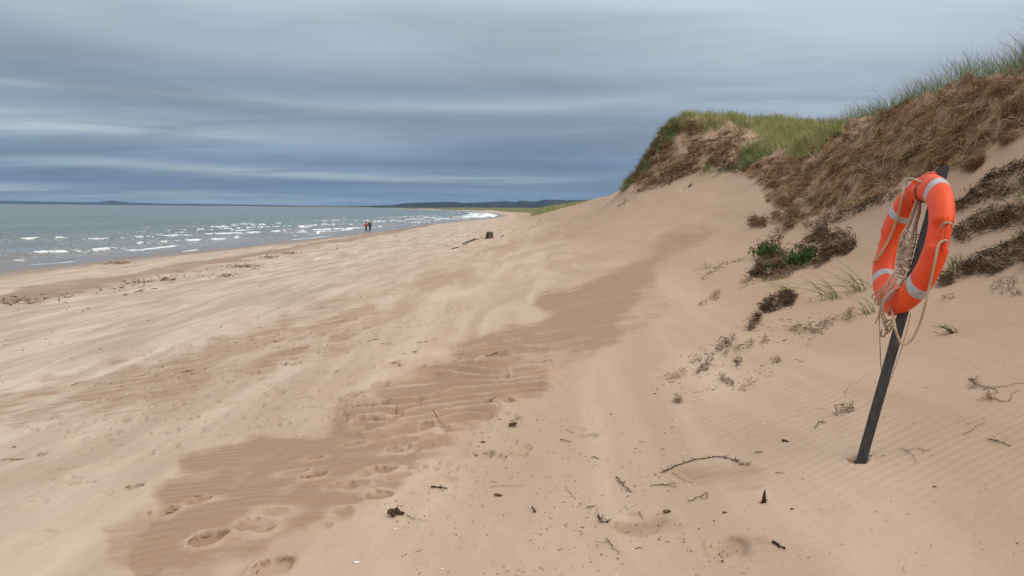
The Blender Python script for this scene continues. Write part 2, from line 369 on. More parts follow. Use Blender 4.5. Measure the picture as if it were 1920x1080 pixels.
# ---- footprints and dimples: (px, py, half length m, half width m, turn deg, depth m)
FOOT = [(303, 962, .13, .085, 15, .05), (372, 938, .12, .08, -20, .04), (388, 1012, .15, .085, 5, .055), (480, 985, .14, .1, 40, .03), (512, 1062, .15, .09, 0, .055), (588, 892, .14, .08, 5, .045),
        (712, 882, .14, .08, -10, .05), (715, 928, .13, .075, 10, .03), (640, 965, .12, .08, 20, .02), (680, 762, .16, .09, 5, .05), (688, 795, .2, .12, 0, .035), (662, 832, .13, .07, 10, .03), (248, 915, .12, .08, -5, .045),
        (147, 720, .2, .12, 10, .05), (190, 752, .18, .1, 0, .03), (140, 878, .14, .08, 0, .05), (35, 862, .3, .12, 5, .05), (150, 907, .2, .08, 0, .03), (925, 668, .22, .08, 0, .05), (1000, 686, .3, .07, 5, .04),
        (935, 760, .2, .1, 0, .06), (955, 792, .16, .08, 0, .045), (905, 852, .1, .06, 0, .05), (770, 663, .16, .08, 0, .05), (640, 663, .2, .1, 0, .05), (505, 655, .2, .1, 0, .05), (560, 655, .22, .1, 0, .05),
        (600, 630, .2, .1, 0, .04), (520, 640, .2, .1, 10, .05), (615, 700, .2, .1, 0, .04), (470, 700, .18, .1, 0, .03), (230, 790, .16, .09, 0, .03), (190, 930, .12, .08, 0, .02), (1370, 1028, .13, .09, -10, .028), (1611, 866, .075, .05, 0, .04), (1200, 985, .2, .12, 0, .02),
        (530, 575, .3, .14, 0, .05), (460, 640, .3, .12, 0, .05), (340, 700, .24, .12, 0, .04), (345, 705, .2, .1, 0, .04), (290, 692, .22, .1, 0, .04), (830, 935, .1, .06, 0, .015), (60, 1010, .2, .12, 0, .015),
        (735, 690, .2, .1, 0, .05), (800, 640, .22, .1, 0, .04), (690, 640, .22, .1, 0, .04), (650, 600, .3, .12, 0, .04), (840, 620, .25, .1, 0, .035), (1100, 820, .16, .08, 0, .03), (1080, 808, .12, .06, 0, .02)]
rf = random.Random(5)
for k in range(46):     # worn older prints scattered over the trodden strip
    u = rf.random(); cx_ = 120 + u * 640 + rf.uniform(-90, 90); cy_ = 800 - u * 190 + rf.uniform(-55, 60)
    FOOT.append((cx_, cy_, rf.uniform(.12, .22), rf.uniform(.08, .12), rf.uniform(-40, 40), rf.uniform(.015, .04)))
for k in range(70):     # small worn marks trampled over the lower left and the dark strip
    u = rf.random(); FOOT.append((rf.uniform(20, 980), rf.uniform(0, 1) * 330 + 690 - .12 * rf.uniform(0, 900), rf.uniform(.08, .15), rf.uniform(.05, .09), rf.uniform(-50, 50), rf.uniform(.015, .034)))
fp = at([f[0] for f in FOOT], [f[1] for f in FOOT])
damp = np.zeros(gx.shape)
lump = fbm(gx * 34, gy * 26, 3, 91)
for (px_, py_, a_, b_, tr, dep), c in zip(FOOT, fp):
    dep *= .62; a_ *= .66; b_ *= .92; R_ = a_ * 2.4
    idx = np.nonzero((np.abs(gx - c[0]) < R_) & (np.abs(gy - c[1]) < R_))[0]
    dx = gx[idx] - c[0]; dy = gy[idx] - c[1]; t = math.radians(tr); ca, sa = math.cos(t), math.sin(t)
    U_ = (dx * ca + dy * sa) / a_; V_ = (-dx * sa + dy * ca) / (b_ * 1.25)
    rr = np.sqrt(U_ ** 2 + V_ ** 2) * (1 + .5 * (vnoise(gx[idx] * 9, gy[idx] * 9, 92) - .5))
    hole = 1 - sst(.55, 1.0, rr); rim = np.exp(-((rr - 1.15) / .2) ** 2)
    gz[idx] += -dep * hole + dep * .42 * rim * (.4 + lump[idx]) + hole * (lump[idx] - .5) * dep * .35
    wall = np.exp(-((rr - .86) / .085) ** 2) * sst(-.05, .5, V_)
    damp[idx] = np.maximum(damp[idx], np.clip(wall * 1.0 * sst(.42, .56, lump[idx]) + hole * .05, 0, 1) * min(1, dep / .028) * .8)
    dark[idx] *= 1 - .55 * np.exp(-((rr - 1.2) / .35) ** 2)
trod = soft_mask([[(40, 800), (120, 700), (420, 610), (600, 560), (800, 545), (960, 600), (1010, 700), (1000, 830), (800, 960), (560, 1040), (400, 1000), (520, 820), (300, 860), (60, 900)]], 60, 90, 93, n=8) * VIS
cellx = fbm(gx / .16, gy / .20, 3, 94); pits = sst(.60, .72, cellx) * sst(.45, .6, fbm(gx / 1.1, gy / 1.1, 3, 95))
gz = gz - trod * pits * .028 + trod * (fbm(gx / .10, gy / .12, 3, 96) - .5) * .012
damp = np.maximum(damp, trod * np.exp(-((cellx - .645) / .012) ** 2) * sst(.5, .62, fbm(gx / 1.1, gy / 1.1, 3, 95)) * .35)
GZ = gz.reshape(NR, NA)

# ---- remaining surface attributes
wetn = fbm(gy / 14, gx / 3, 4, 101)
offs = gx - xw(gy)
wet = 1 - sst(1.5, 7.0, offs + (wetn - .5) * 4)
wb = gx + (fbm(gy / 8, gx / 4, 4, 102) - .5) * 3.5
wrack = (sst(-23.2, -22.3, wb) * (1 - sst(-19.5, -17.3, wb))) * np.where(gy < 330, 1, 0) * (gy > -60)
wrack = np.where(gy > 120, wrack * sst(.35, .6, fbm(gy / 40, gx / 5, 3, 103)), wrack)
wrack2 = sst(.50, .66, fbm(gx / 1.2, gy / 4.5, 4, 104)) * sst(-30, -20, wb) * (1 - sst(-19, -16.2, wb))
veg = top * (1 - np.clip(bank, 0, 1)) * (.25 + .5 * sst(.42, .6, fbm(gx / 1.3, gy / 1.3, 4, 106)))
veg = np.where(gy > 75, sst(-.9 - 1.3 * sst(110, 150, gy), .1 - 1.3 * sst(110, 150, gy), gz - EYE[2] + (fbm(gx / 4, gy / 12, 3, 105) - .5) * 1.2) * (gx > np.interp(gy, [75, 100, 150, 200, 300, 400], [14, 11, 5.5, 4.5, 5, 9])), veg)
veg = np.where(gy > 450, sst(20, 30, gx - xw(gy)), veg)
veg = veg * (1 - bankL * .6)

def attach(me, name, arr):
    a = me.attributes.new(name, 'FLOAT', 'POINT'); a.data.foreach_set('value', np.ascontiguousarray(arr, np.float32).ravel())

def grid_mesh(name, X_, Y_, Z_, nr, na, closed=False):
    me = bpy.data.meshes.new(name)
    co = np.stack([X_.ravel(), Y_.ravel(), Z_.ravel()], 1).astype(np.float32)
    i, j = np.meshgrid(np.arange(nr - 1), np.arange(na - 1), indexing='ij')
    a = (i * na + j).ravel(); f = np.stack([a, a + 1, a + na + 1, a + na], 1).astype(np.int32)
    me.vertices.add(len(co)); me.vertices.foreach_set('co', co.ravel())
    me.loops.add(f.size); me.loops.foreach_set('vertex_index', f[:, ::-1].ravel())
    me.polygons.add(len(f)); me.polygons.foreach_set('loop_start', np.arange(len(f), dtype=np.int32) * 4)
    me.update(calc_edges=True); me.polygons.foreach_set('use_smooth', np.ones(len(f), bool)); me.validate()
    return me

def link(name, me, mat=None, parent=None, **props):
    o = bpy.data.objects.new(name, me); COL.objects.link(o)
    if mat is not None and me is not None and len(me.materials) == 0: me.materials.append(mat)
    if parent is not None: o.parent = parent
    for k, v in props.items(): o[k] = v
    return o

def mat_new(name):
    mt = bpy.data.materials.new(name); mt.use_nodes = True; mt.node_tree.nodes.clear()
    N = NT(mt.node_tree)
    b = N.n('ShaderNodeBsdfPrincipled'); o = N.n('ShaderNodeOutputMaterial'); N.l.new(b.outputs[0], o.inputs[0])
    return mt, N, b

# ------------------------------------------------------------------ sand
M_sand, N, B = mat_new('sand')
pos = N.n('ShaderNodeNewGeometry').outputs['Position']
aD, aR, aP, aR2, aP2, aS, aW, aV, aK, aQ = [N.attr(k) for k in ('dark', 'rip', 'phase', 'rip2', 'phase2', 'soil', 'wet', 'veg', 'wrack', 'damp')]
grain = N.noise(pos, 260, 3, .7); grain2 = N.noise(pos, 34, 4, .6)
streaks = N.noise(N.scale(pos, (1.0, .16, .6), (0, 0, -.12)), 1.3, 6, .62, .5)
blot = N.noise(pos, .45, 5, .55, .3)
sn = N.m('SINE', N.m('ADD', aP, N.m('MULTIPLY', N.noise(pos, 5, 3, .5), 2.0)))
crest = N.rng(sn, -1, 1, 0, 1); crest2 = N.rng(N.m('SINE', N.m('ADD', aP2, N.m('MULTIPLY', N.noise(pos, 4, 3, .5), 1.5))), -1, 1, 0, 1)
sxyz = N.n('ShaderNodeSeparateXYZ'); N.put(sxyz.inputs[0], pos); gxn = sxyz.outputs[0]
inland = N.rng(N.m('ADD', gxn, N.m('MULTIPLY', N.m('SUBTRACT', blot, .5), 6.0)), -9, .5)
c1 = N.mix(N.rng(streaks, .35, .68), (.410, .325, .250), (.590, .485, .385))
c2 = N.mix(N.rng(streaks, .35, .68), (.450, .320, .228), (.575, .432, .325))
c2 = N.mix(N.m('MULTIPLY', N.rng(N.m('ADD', gxn, N.m('MULTIPLY', blot, 1.5)), 1.2, 4.0), .75), c2, (.400, .270, .182))
c = N.mix(inland, c1, c2)
c = N.mix(N.m('MULTIPLY', N.rng(blot, .45, .72), .35), c, (.430, .295, .205))
fing = N.noise(N.scale(pos, (.9, 3.0, 1), (0, 0, .18)), 1.5, 7, .68, .3)
amt = N.m('MULTIPLY', N.m('MULTIPLY', aD, N.m('SUBTRACT', 1.25, aD)), 4.0)
edge = N.m('ADD', aD, N.m('MULTIPLY', N.m('MULTIPLY', N.m('SUBTRACT', fing, .5), 1.7), amt))
c = N.mix(N.m('MULTIPLY', N.rng(edge, .08, .92, smooth=False), .95), c, (.335, .212, .138))
c = N.mix(N.m('MULTIPLY', N.m('MULTIPLY', aR, crest), .30), c, (.47, .34, .245))
c = N.mix(N.m('MULTIPLY', N.rng(N.m('ADD', aK, N.m('MULTIPLY', N.m('SUBTRACT', N.noise(pos, 1.2, 5, .65), .5), .9)), .3, .9), .85), c, (.30, .200, .138))
wetc = N.mix(N.rng(blot, .4, .6), (.185, .130, .098), (.215, .152, .112))
c = N.mix(aW, c, wetc)
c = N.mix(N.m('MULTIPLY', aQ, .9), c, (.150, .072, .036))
soilc = N.mix(N.rng(N.noise(N.scale(pos, (1, 1, .45)), 3.2, 7, .72, .6), .36, .62), (.14, .076, .038), (.41, .275, .18))
c = N.mix(N.rng(N.m('ADD', aS, N.m('MULTIPLY', N.m('SUBTRACT', N.noise(pos, 2.2, 6, .7), .5), .9)), .25, .7), c, soilc)
vegc = N.mix(N.rng(N.noise(pos, 1.3, 6, .7), .4, .62), (.085, .115, .032), (.20, .19, .075))
vegc = N.mix(N.rng(N.noise(pos, .35, 4, .6), .55, .66), vegc, (.34, .25, .15))
c = N.mix(N.rng(aV, .2, .8), c, vegc)
c = N.mix(N.m('MULTIPLY', N.m('MULTIPLY', aR2, crest2), .16), c, (.36, .235, .155))
gm = N.rng(grain, .25, .75, .86, 1.12)
gv = N.n('ShaderNodeVectorMath', operation='SCALE'); N.put(gv.inputs[0], c); N.put(gv.inputs['Scale'], gm)
N.put(B.inputs['Base Color'], gv.outputs[0])
N.put(B.inputs['Roughness'], N.rng(aW, .3, 1, .95, .42)); N.put(B.inputs['Specular IOR Level'], N.rng(aW, .3, 1, .12, .5))
h = N.m('MULTIPLY', N.m('MULTIPLY', N.m('POWER', crest, .8), aR), .0075)
h = N.m('ADD', h, N.m('MULTIPLY', N.m('MULTIPLY', crest2, aR2), .0045))
h = N.m('ADD', h, N.m('MULTIPLY', N.noise(pos, 60, 3, .6), .0016))
h = N.m('ADD', h, N.m('MULTIPLY', N.noise(pos, 9, 4, .6), .010))
h = N.m('ADD', h, N.m('MULTIPLY', N.m('MULTIPLY', aS, N.noise(pos, 7, 6, .7)), .12))
bp = N.n('ShaderNodeBump'); bp.inputs['Strength'].default_value = 1.0; bp.inputs['Distance'].default_value = 1.0
N.put(bp.inputs['Height'], h); N.l.new(bp.outputs[0], B.inputs['Normal'])

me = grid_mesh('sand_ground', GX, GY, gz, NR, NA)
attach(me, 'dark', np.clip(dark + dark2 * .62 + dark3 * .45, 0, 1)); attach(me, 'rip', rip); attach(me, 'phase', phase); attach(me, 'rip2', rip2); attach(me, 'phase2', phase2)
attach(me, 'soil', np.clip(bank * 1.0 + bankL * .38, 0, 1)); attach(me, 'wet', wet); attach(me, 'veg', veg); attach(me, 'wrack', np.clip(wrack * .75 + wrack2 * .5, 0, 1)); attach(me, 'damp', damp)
link('sand_ground', me, M_sand, kind='structure', label='pale rippled beach sand rising to an eroded dune bank')

# ------------------------------------------------------------------ sea
WR = np.concatenate([[20.], geo(21, 60, .012), geo(60, 420, .0062), geo(420, 15000, .05), [15000.]])
WA = np.concatenate([np.arange(-180, -40, 5.), np.arange(-38, 2, .1), np.arange(2, 20, 1.)])
wx = WR[:, None] * np.sin(np.radians(WA)); wy = WR[:, None] * np.cos(np.radians(WA))
x, y = wx.ravel(), wy.ravel()
s = xw(y) - x
al = math.radians(19)
tw = x * math.cos(al) - y * math.sin(al) + 7 * (fbm(x / 55, y / 55, 3, 201) - .5) + 1.8 * (fbm(x / 9, y / 9, 2, 202) - .5)
ta = x * math.sin(al) + y * math.cos(al)
lam = 6.5; cell = np.floor(tw / lam); fr = tw / lam - cell
pm = fbm(cell * 7.31, ta / 19.0, 4, 203)
zone = sst(1, 5, s) * (1 - sst(34, 62, s))
zone2 = sst(1, 5, s) * (1 - sst(60, 120, s)) * .55
br = sst(.44, .57, pm + .09 * (np.maximum(zone, zone2) - .8)) * np.maximum(zone, zone2)
fd = 1 - sst(600, 1500, np.hypot(x, y))
prof = np.exp(-((fr - .5) * lam / .75) ** 2)
behind = sst(.38, .5, fr) * (1 - sst(.5, .86, fr))
ht = .05 * np.sin(fr * 2 * PI) * fd + br * prof * .34 * fd + (fbm(x / 3.2, y / 2.2, 3, 204) - .5) * .16 * fd * sst(0, 3, s)
foam = br * np.maximum(prof ** .9, 0) * sst(.36, .6, fbm(x / .9, y / 1.6, 4, 205)) * .85
foam = np.maximum(foam, .35 * br * behind * sst(.48, .62, fbm(x / 1.6, y / 2.6, 4, 206)))
edge_s = s + (fbm(y / 6, x / 6, 3, 207) - .5) * 2.2
foam = np.maximum(foam, .8 * np.exp(-((edge_s - .7) / .35) ** 2) * sst(.4, .6, fbm(y / 9, x / 5, 3, 208)) * (1 - sst(500, 900, y)))
foam = np.maximum(foam, .75 * sst(.1, 1, np.exp(-((edge_s - 6.5) / .5) ** 2)) * sst(.42, .54, fbm(y / 12, x / 8, 3, 209)))
for s0_, wd_, sd_, th_ in ((11.5, .55, 213, .43), (17.5, .6, 214, .45), (25, .7, 215, .47)):
    ln = s + (fbm(y / 16, x / 20, 3, sd_ + 20) - .5) * 7 - .16 * (ta % 37 - 18)
    foam = np.maximum(foam, .72 * np.exp(-((ln - s0_) / wd_) ** 2) * sst(th_, th_ + .1, fbm(y / 14, x / 9, 4, sd_)) * sst(.36, .56, fbm(x / .9, y / 1.8, 3, sd_ + 9)))
surf_r = sst(330, 420, y) * (1 - sst(640, 900, y)) * sst(0, 2, s) * (1 - sst(14, 26, s))
foam = np.maximum(foam, surf_r * sst(.38, .5, fbm(x / 7, y / 30, 3, 210)))
shal = 1 - sst(4, 26, s + (fbm(x / 9, y / 9, 3, 211) - .5) * 9)
me = grid_mesh('sea', wx, wy, ht, len(WR), len(WA))
attach(me, 'foam', np.clip(foam, 0, 1)); attach(me, 'shal', shal); attach(me, 'zone', np.clip(zone * sst(.38, .6, fbm(x / 9, y / 14, 3, 212)), 0, 1))
M_sea, N, B = mat_new('sea_water')
pos = N.n('ShaderNodeNewGeometry').outputs['Position']
f = N.attr('foam'); sh = N.attr('shal')
fn = N.noise(N.scale(pos, (1.4, .7, 1), (0, 0, -.33)), 1.6, 5, .65)
ff = N.m('ADD', N.m('MULTIPLY', N.rng(N.m('ADD', f, N.m('MULTIPLY', N.m('SUBTRACT', fn, .5), .5)), .24, .72), .92), N.m('MULTIPLY', N.m('MULTIPLY', N.attr('zone'), N.rng(fn, .48, .68)), .30), clamp=True)
tn = N.noise(N.scale(pos, (.05, .012, 1), (0, 0, -.3)), 1.0, 5, .6)
deep = N.mix(N.rng(tn, .35, .65), (.068, .108, .098), (.112, .148, .138))
wc = N.mix(N.m('MULTIPLY', sh, .9), deep, (.190, .180, .175))
N.put(B.inputs['Base Color'], N.mix(ff, wc, (.86, .88, .88)))
N.put(B.inputs['Roughness'], N.rng(ff, 0, 1, .22, .9)); B.inputs['IOR'].default_value = 1.333
wv = N.noise(N.scale(pos, (1.0, .45, 1), (0, 0, -.33)), 1.1, 6, .62, .3)
wv2 = N.noise(N.scale(pos, (1.0, .4, 1), (0, 0, -.33)), .22, 4, .55)
bp = N.n('ShaderNodeBump'); bp.inputs['Strength'].default_value = 1.0; bp.inputs['Distance'].default_value = 1.0
N.put(bp.inputs['Height'], N.m('ADD', N.m('MULTIPLY', wv, .38), N.m('MULTIPLY', wv2, .7))); N.l.new(bp.outputs[0], B.inputs['Normal'])
link('sea', me, M_sea, kind='structure', label='grey green sea with short white breakers along the shore')

# ------------------------------------------------------------------ far land
def ridge(name, label, pts, dist, depth, mat, seed, nz, base_px=None):
    """a wooded ridge standing at a distance: pts = (px, height in metres)"""
    p = np.array(pts, float); n = 420
    ang = np.interp(np.linspace(0, 1, n), np.linspace(0, 1, len(p)), (p[:, 0] - 960) / FPX)
    hgt = np.interp(ang, (p[:, 0] - 960) / FPX, p[:, 1])
    rows = 9; V = np.zeros((rows, n, 3))
    for k in range(rows):
        t = k / (rows - 1); Yd = dist + depth * t
        prof_ = math.sin(PI * min(1, t * 1.25)) if t < .8 else math.sin(PI * min(1, t * 1.25)) * .9
        nzv = fbm(ang * 420 + 3 * k, np.full(n, k * 1.7), 4, seed) - .45
        V[k, :, 0] = ang * dist * (1 + .0 * t) + ang * depth * t; V[k, :, 1] = Yd
        V[k, :, 2] = np.maximum(1.5 * hgt * max(prof_, 0) + nzv * nz * (0 < k < rows - 1), -1 if k in (0, rows - 1) else .5)
    V[0, :, 2] = -2; V[-1, :, 2] = -2
    me = grid_mesh(name, V[..., 0], V[..., 1], V[..., 2], rows, n)
    link(name, me, mat, kind='structure', label=label)
M_wood, N, B = mat_new('distant_woods')
pos = N.n('ShaderNodeNewGeometry').outputs['Position']
c = N.mix(N.rng(N.noise(pos, .012, 6, .7), .4, .6), (.010, .018, .026), (.022, .034, .036))
c = N.mix(N.rng(N.noise(N.scale(pos, (1, 1, 3)), .006, 4, .6), .68, .72), c, (.16, .17, .10))
N.put(B.inputs['Base Color'], c); B.inputs['Roughness'].default_value = .95; B.inputs['Specular IOR Level'].default_value = .05
ridge('far_shore', 'low dark wooded shore far across the bay on the left', [(-500, 26), (-200, 30), (0, 27), (60, 24), (120, 22), (185, 20), (200, 31), (212, 36), (224, 30), (245, 22), (330, 13), (350, 15), (520, 11), (545, 8), (700, 5), (760, 3)], 9500, 900, M_wood, 301, 4)
ridge('hills', 'dark blue wooded hills behind the far end of the beach', [(560, 1), (640, 4), (690, 8), (740, 14), (760, 22), (785, 25), (845, 30), (870, 25), (900, 28), (950, 35), (965, 30), (975, 39), (1000, 34), (1020, 44), (1060, 42), (1100, 44), (1200, 48), (1350, 52), (1600, 50), (2300, 40)], 5200, 700, M_wood, 311, 3)
ridge('hills', 'lower dark wooded foreland under the hills', [(690, 2), (760, 8), (860, 12), (950, 13), (1000, 17), (1100, 16), (1300, 18), (2300, 20)], 4300, 400, M_wood, 321, 3)

# ------------------------------------------------------------------ vegetation: ribbons in one numpy pass
def gnormal(x, y):
    e = np.maximum(.02, np.hypot(x, y) * .008)
    zx = (grid_lookup(GZ, x + e, y) - grid_lookup(GZ, x - e, y)) / (2 * e)
    zy = (grid_lookup(GZ, x, y + e) - grid_lookup(GZ, x, y - e)) / (2 * e)
    n = np.stack([-zx, -zy, np.ones_like(zx)], 1); n /= np.linalg.norm(n, axis=1)[:, None]
    d = np.stack([-zx, -zy, -(zx ** 2 + zy ** 2)], 1); d /= np.maximum(np.linalg.norm(d, axis=1), 1e-6)[:, None]
    return n, d

def unit(v): return v / np.maximum(np.linalg.norm(v, axis=-1, keepdims=True), 1e-9)

def ribbons(name, P0, D, L, W, bend, nseg=3, wob=0.0, tone=None, seed=1):
    """n strips: start P0, direction D, length L, width W, bend vector added with t^2"""
    rg = np.random.default_rng(seed); n = len(P0)
    side = unit(np.cross(D, rg.normal(size=(n, 3))))
    t = np.linspace(0, 1, nseg + 1)
    w1 = rg.normal(size=(n, 3)) * wob; w2 = rg.normal(size=(n, 3)) * wob
    V = np.zeros((n, (nseg) * 2 + 1, 3))
    for k in range(nseg + 1):
        tk = t[k]
        p = P0 + D * (L * tk)[:, None] + bend * (L * tk * tk)[:, None] + (w1 * math.sin(PI * tk) + w2 * math.sin(2 * PI * tk)) * L[:, None]
        wd = (W * (1 - tk ** 2 * .8))[:, None] * side * .5
        if k < nseg: V[:, 2 * k] = p - wd; V[:, 2 * k + 1] = p + wd
        else: V[:, 2 * nseg] = p
    nv = 2 * nseg + 1; b = np.arange(n)[:, None] * nv
    tris = []
    for k in range(nseg - 1):
        tris += [[2 * k, 2 * k + 1, 2 * k + 3], [2 * k, 2 * k + 3, 2 * k + 2]]
    tris += [[2 * nseg - 2, 2 * nseg - 1, 2 * nseg]]
    F = (b[:, :, None] + np.array(tris)[None]).reshape(-1, 3).astype(np.int32)
    me = bpy.data.meshes.new(name)
    me.vertices.add(n * nv); me.vertices.foreach_set('co', V.astype(np.float32).ravel())
    me.loops.add(F.size); me.loops.foreach_set('vertex_index', F.ravel())
    me.polygons.add(len(F)); me.polygons.foreach_set('loop_start', np.arange(len(F), dtype=np.int32) * 3)
    me.update(calc_edges=True)
    tn_ = rg.random(n) if tone is None else tone
    attach(me, 'tone', np.repeat(tn_, nv)); attach(me, 'along', np.tile(np.repeat(t, 2)[:nv], n))
    return me

def strand_mat(name, stops, rough=.8, trans=0.0, tip=None):
    mt, N, B = mat_new(name)
    c = N.ramp(N.attr('tone'), stops)
    if tip is not None: c = N.mix(N.rng(N.attr('along'), .55, 1.0, 0, .6), c, tip)
    N.put(B.inputs['Base Color'], c); B.inputs['Roughness'].default_value = rough; B.inputs['Specular IOR Level'].default_value = .15
    return mt
M_green = strand_mat('marram_green', [(0, (.055, .105, .025)), (.45, (.105, .165, .045)), (.75, (.16, .20, .075)), (1, (.34, .30, .15))], .6, tip=(.30, .27, .13))
M_greeny = strand_mat('marram_yellow_green', [(0, (.16, .19, .04)), (.5, (.31, .32, .10)), (1, (.55, .49, .27))], .6, tip=(.36, .32, .15))
M_blue = strand_mat('marram_grey_green', [(0, (.09, .13, .065)), (.5, (.17, .21, .11)), (.85, (.28, .29, .15)), (1, (.46, .38, .25))], .6, tip=(.20, .19, .13))
M_root = strand_mat('dead_roots', [(0, (.06, .028, .012)), (.3, (.18, .096, .044)), (.6, (.34, .205, .108)), (.85, (.48, .33, .20)), (1, (.56, .45, .31))], .9)
M_dk = strand_mat('dark_litter', [(0, (.025, .016, .011)), (.4, (.078, .044, .024)), (.75, (.19, .115, .064)), (1, (.42, .33, .24))], .9)
M_leaf = strand_mat('leafy_green', [(0, (.018, .050, .010)), (.5, (.040, .100, .016)), (1, (.10, .17, .035))], .5)
M_twig = strand_mat('dry_twig', [(0, (.05, .03, .02)), (1, (.22, .15, .10))], .85)

def scatter(polys, n, seed, dens_px=False, extra=None, amp=0):
    """random ground points inside outlines, spread evenly over what the camera sees"""
    rg = np.random.default_rng(seed); out = []; tot = 0
    P = np.concatenate([np.array(p, float) for p in polys]); x0, y0 = P.min(0); x1, y1 = P.max(0)
    while tot < n:
        x = rg.uniform(x0, x1, n * 3); y = rg.uniform(y0, y1, n * 3)
        wx_ = (fbm(x / 45, y / 45, 3, seed) - .5) * 2 * amp; k = np.zeros(len(x), bool)
        for p in polys: k |= inpoly(x + wx_, y + wx_ * .5, p)
        if extra is not None: k &= extra(x, y, rg)
        x, y = x[k], y[k]
        if len(x) == 0: break
        out.append(np.stack([x, y], 1)); tot += len(x)
    q = np.concatenate(out)[:n]
    P3 = at(q[:, 0], q[:, 1]); return P3, q

def up_tufts(centers, per, spread, hmin, hmax, width, lean, seed):
    rg = np.random.default_rng(seed); n = len(centers) * per
    c = np.repeat(centers, per, 0); off = rg.normal(size=(n, 2)) * spread
    P0 = c.copy(); P0[:, :2] += off; P0[:, 2] = grid_lookup(GZ, P0[:, 0], P0[:, 1]) - .02
    D = np.stack([rg.normal(size=n) * .22, rg.normal(size=n) * .22, np.ones(n)], 1); D[:, :2] += off / max(spread, 1e-6) * .08
    D = unit(D); L = rg.uniform(hmin, hmax, n) * np.repeat(rg.uniform(.7, 1.15, len(centers)), per)
    bend = np.stack([rg.normal(size=n) * .25 + lean[0], rg.normal(size=n) * .25 + lean[1], -rg.uniform(.0, .35, n)], 1)
    W = np.full(n, width) * rg.uniform(.6, 1.3, n)
    return P0, D, L, W, bend, rg

def tuft_obj(name, centers, per, spread, hmin, hmax, width, mat, seed, lean=(-.18, 0), nseg=3, **props):
    P0, D, L, W, bend, rg = up_tufts(centers, per, spread, hmin, hmax, width, lean, seed)
    tone = np.clip(np.repeat(rg.random(len(centers)), per) * .6 + rg.random(len(P0)) * .45, 0, 1)
    return link(name, ribbons(name, P0, D, L, W, bend, nseg, .015, tone, seed), mat, **props)

def hang(name, P, seed, lmin, lmax, width, mat, lift=.10, spreadang=.5, wob=.09, nseg=3, tonelo=0, tonehi=1, updir=0.0, ang0=0.0, **props):
    """fibres lying down-slope over the face"""
    rg = np.random.default_rng(seed); n = len(P); nr, dn = gnormal(P[:, 0], P[:, 1])
    side = np.cross(nr, dn); a = ang0 * np.where(rg.random(n) < .5, 1, -1) + rg.normal(size=n) * spreadang
    D = dn * np.cos(a)[:, None] + side * np.sin(a)[:, None]
    D = unit(D + nr * rg.uniform(0, lift * 4, n)[:, None] + np.array([0, 0, 1.]) * (rg.random(n) < updir)[:, None] * 1.2)
    L = rg.uniform(lmin, lmax, n) * np.clip(np.hypot(P[:, 0], P[:, 1]) / 14, .8, 2)
    bend = -nr * rg.uniform(0, .3, n)[:, None] + np.array([0, 0, -1.]) * rg.uniform(0, .35, n)[:, None]
    W = width * np.clip(np.hypot(P[:, 0], P[:, 1]) / 9, .8, 5) * rg.uniform(.5, 1.5, n)
    tone = tonelo + (tonehi - tonelo) * np.clip(.55 * rg.random(n) + 1.3 * (fbm(P[:, 0] * 2.2, P[:, 1] * 2.2 + P[:, 2] * 2.2, 4, seed) - .30), 0, 1)
    return link(name, ribbons(name, P + nr * rg.uniform(-.01, .05, n)[:, None], D, L, W, bend, nseg, wob, tone, seed), mat, **props)

# the eroded bank's curtain of roots and dead grass
def patchy(sc, thr, seed):
    return lambda x, y, rg: fbm(x / sc, y / sc * 1.6, 4, seed) > thr - .12 * rg.random(len(x))
Pb, _ = scatter([BANK], 56000, 401, amp=32, extra=patchy(24, .57, 402))
hang('bank_roots', Pb, 403, .05, .17, .0032, M_root, .12, .55, .10, 3, 0, .93, kind='stuff', label='curtain of brown roots and dead grass hanging down the eroded bank')
Pb, _ = scatter([BANK], 2000, 405, amp=16)
hang('bank_dead_grass', Pb, 406, .12, .42, .0034, M_root, .3, .9, .16, 4, .65, 1.0, kind='stuff', label='pale dry grass stalks draped over the brown bank')
STREAKS = [  # litter bands below the bank: outlines
  [(1500, 425), (1560, 395), (1640, 372), (1700, 352), (1660, 385), (1590, 410), (1540, 425)],
  [(1780, 380), (1850, 330), (1920, 300), (1990, 270), (1990, 330), (1920, 350), (1850, 378), (1800, 400)],
  [(1790, 430), (1840, 400), (1900, 385), (1980, 370), (1980, 440), (1900, 425), (1850, 440), (1800, 455)],
  [(1410, 470), (1460, 430), (1500, 420), (1470, 455), (1430, 480)],
  [(1180, 372), (1230, 335), (1300, 300), (1330, 305), (1250, 345)],
  [(1290, 318), (1350, 285), (1400, 290), (1395, 320), (1340, 322)]]
Ps, _ = scatter(STREAKS, 4200, 411, amp=10, extra=patchy(15, .47, 412))
hang('slope_litter', Ps, 413, .05, .20, .006, M_dk, .15, 1.2, .18, 3, 0, .95, kind='stuff', label='broken root litter lying in streaks below the bank')
# headland sand face: brown mats and its green-brown left edge
HM = [[(1350, 250), (1400, 240), (1410, 285), (1370, 312), (1320, 310), (1340, 275)], [(1280, 222), (1330, 235), (1300, 262), (1262, 300), (1225, 330), (1170, 358), (1162, 352), (1190, 305), (1230, 245)]]
HM += [[(1240, 300), (1300, 262), (1345, 262), (1330, 300), (1290, 330), (1200, 352)]]
Pm, _ = scatter(HM, 4200, 421, amp=12, extra=patchy(11, .53, 422))
hang('headland_roots', Pm, 423, .12, .3, .0055, M_root, .25, .9, .12, 3, 0, .9, kind='stuff', label='brown root mats on the sandy headland face')

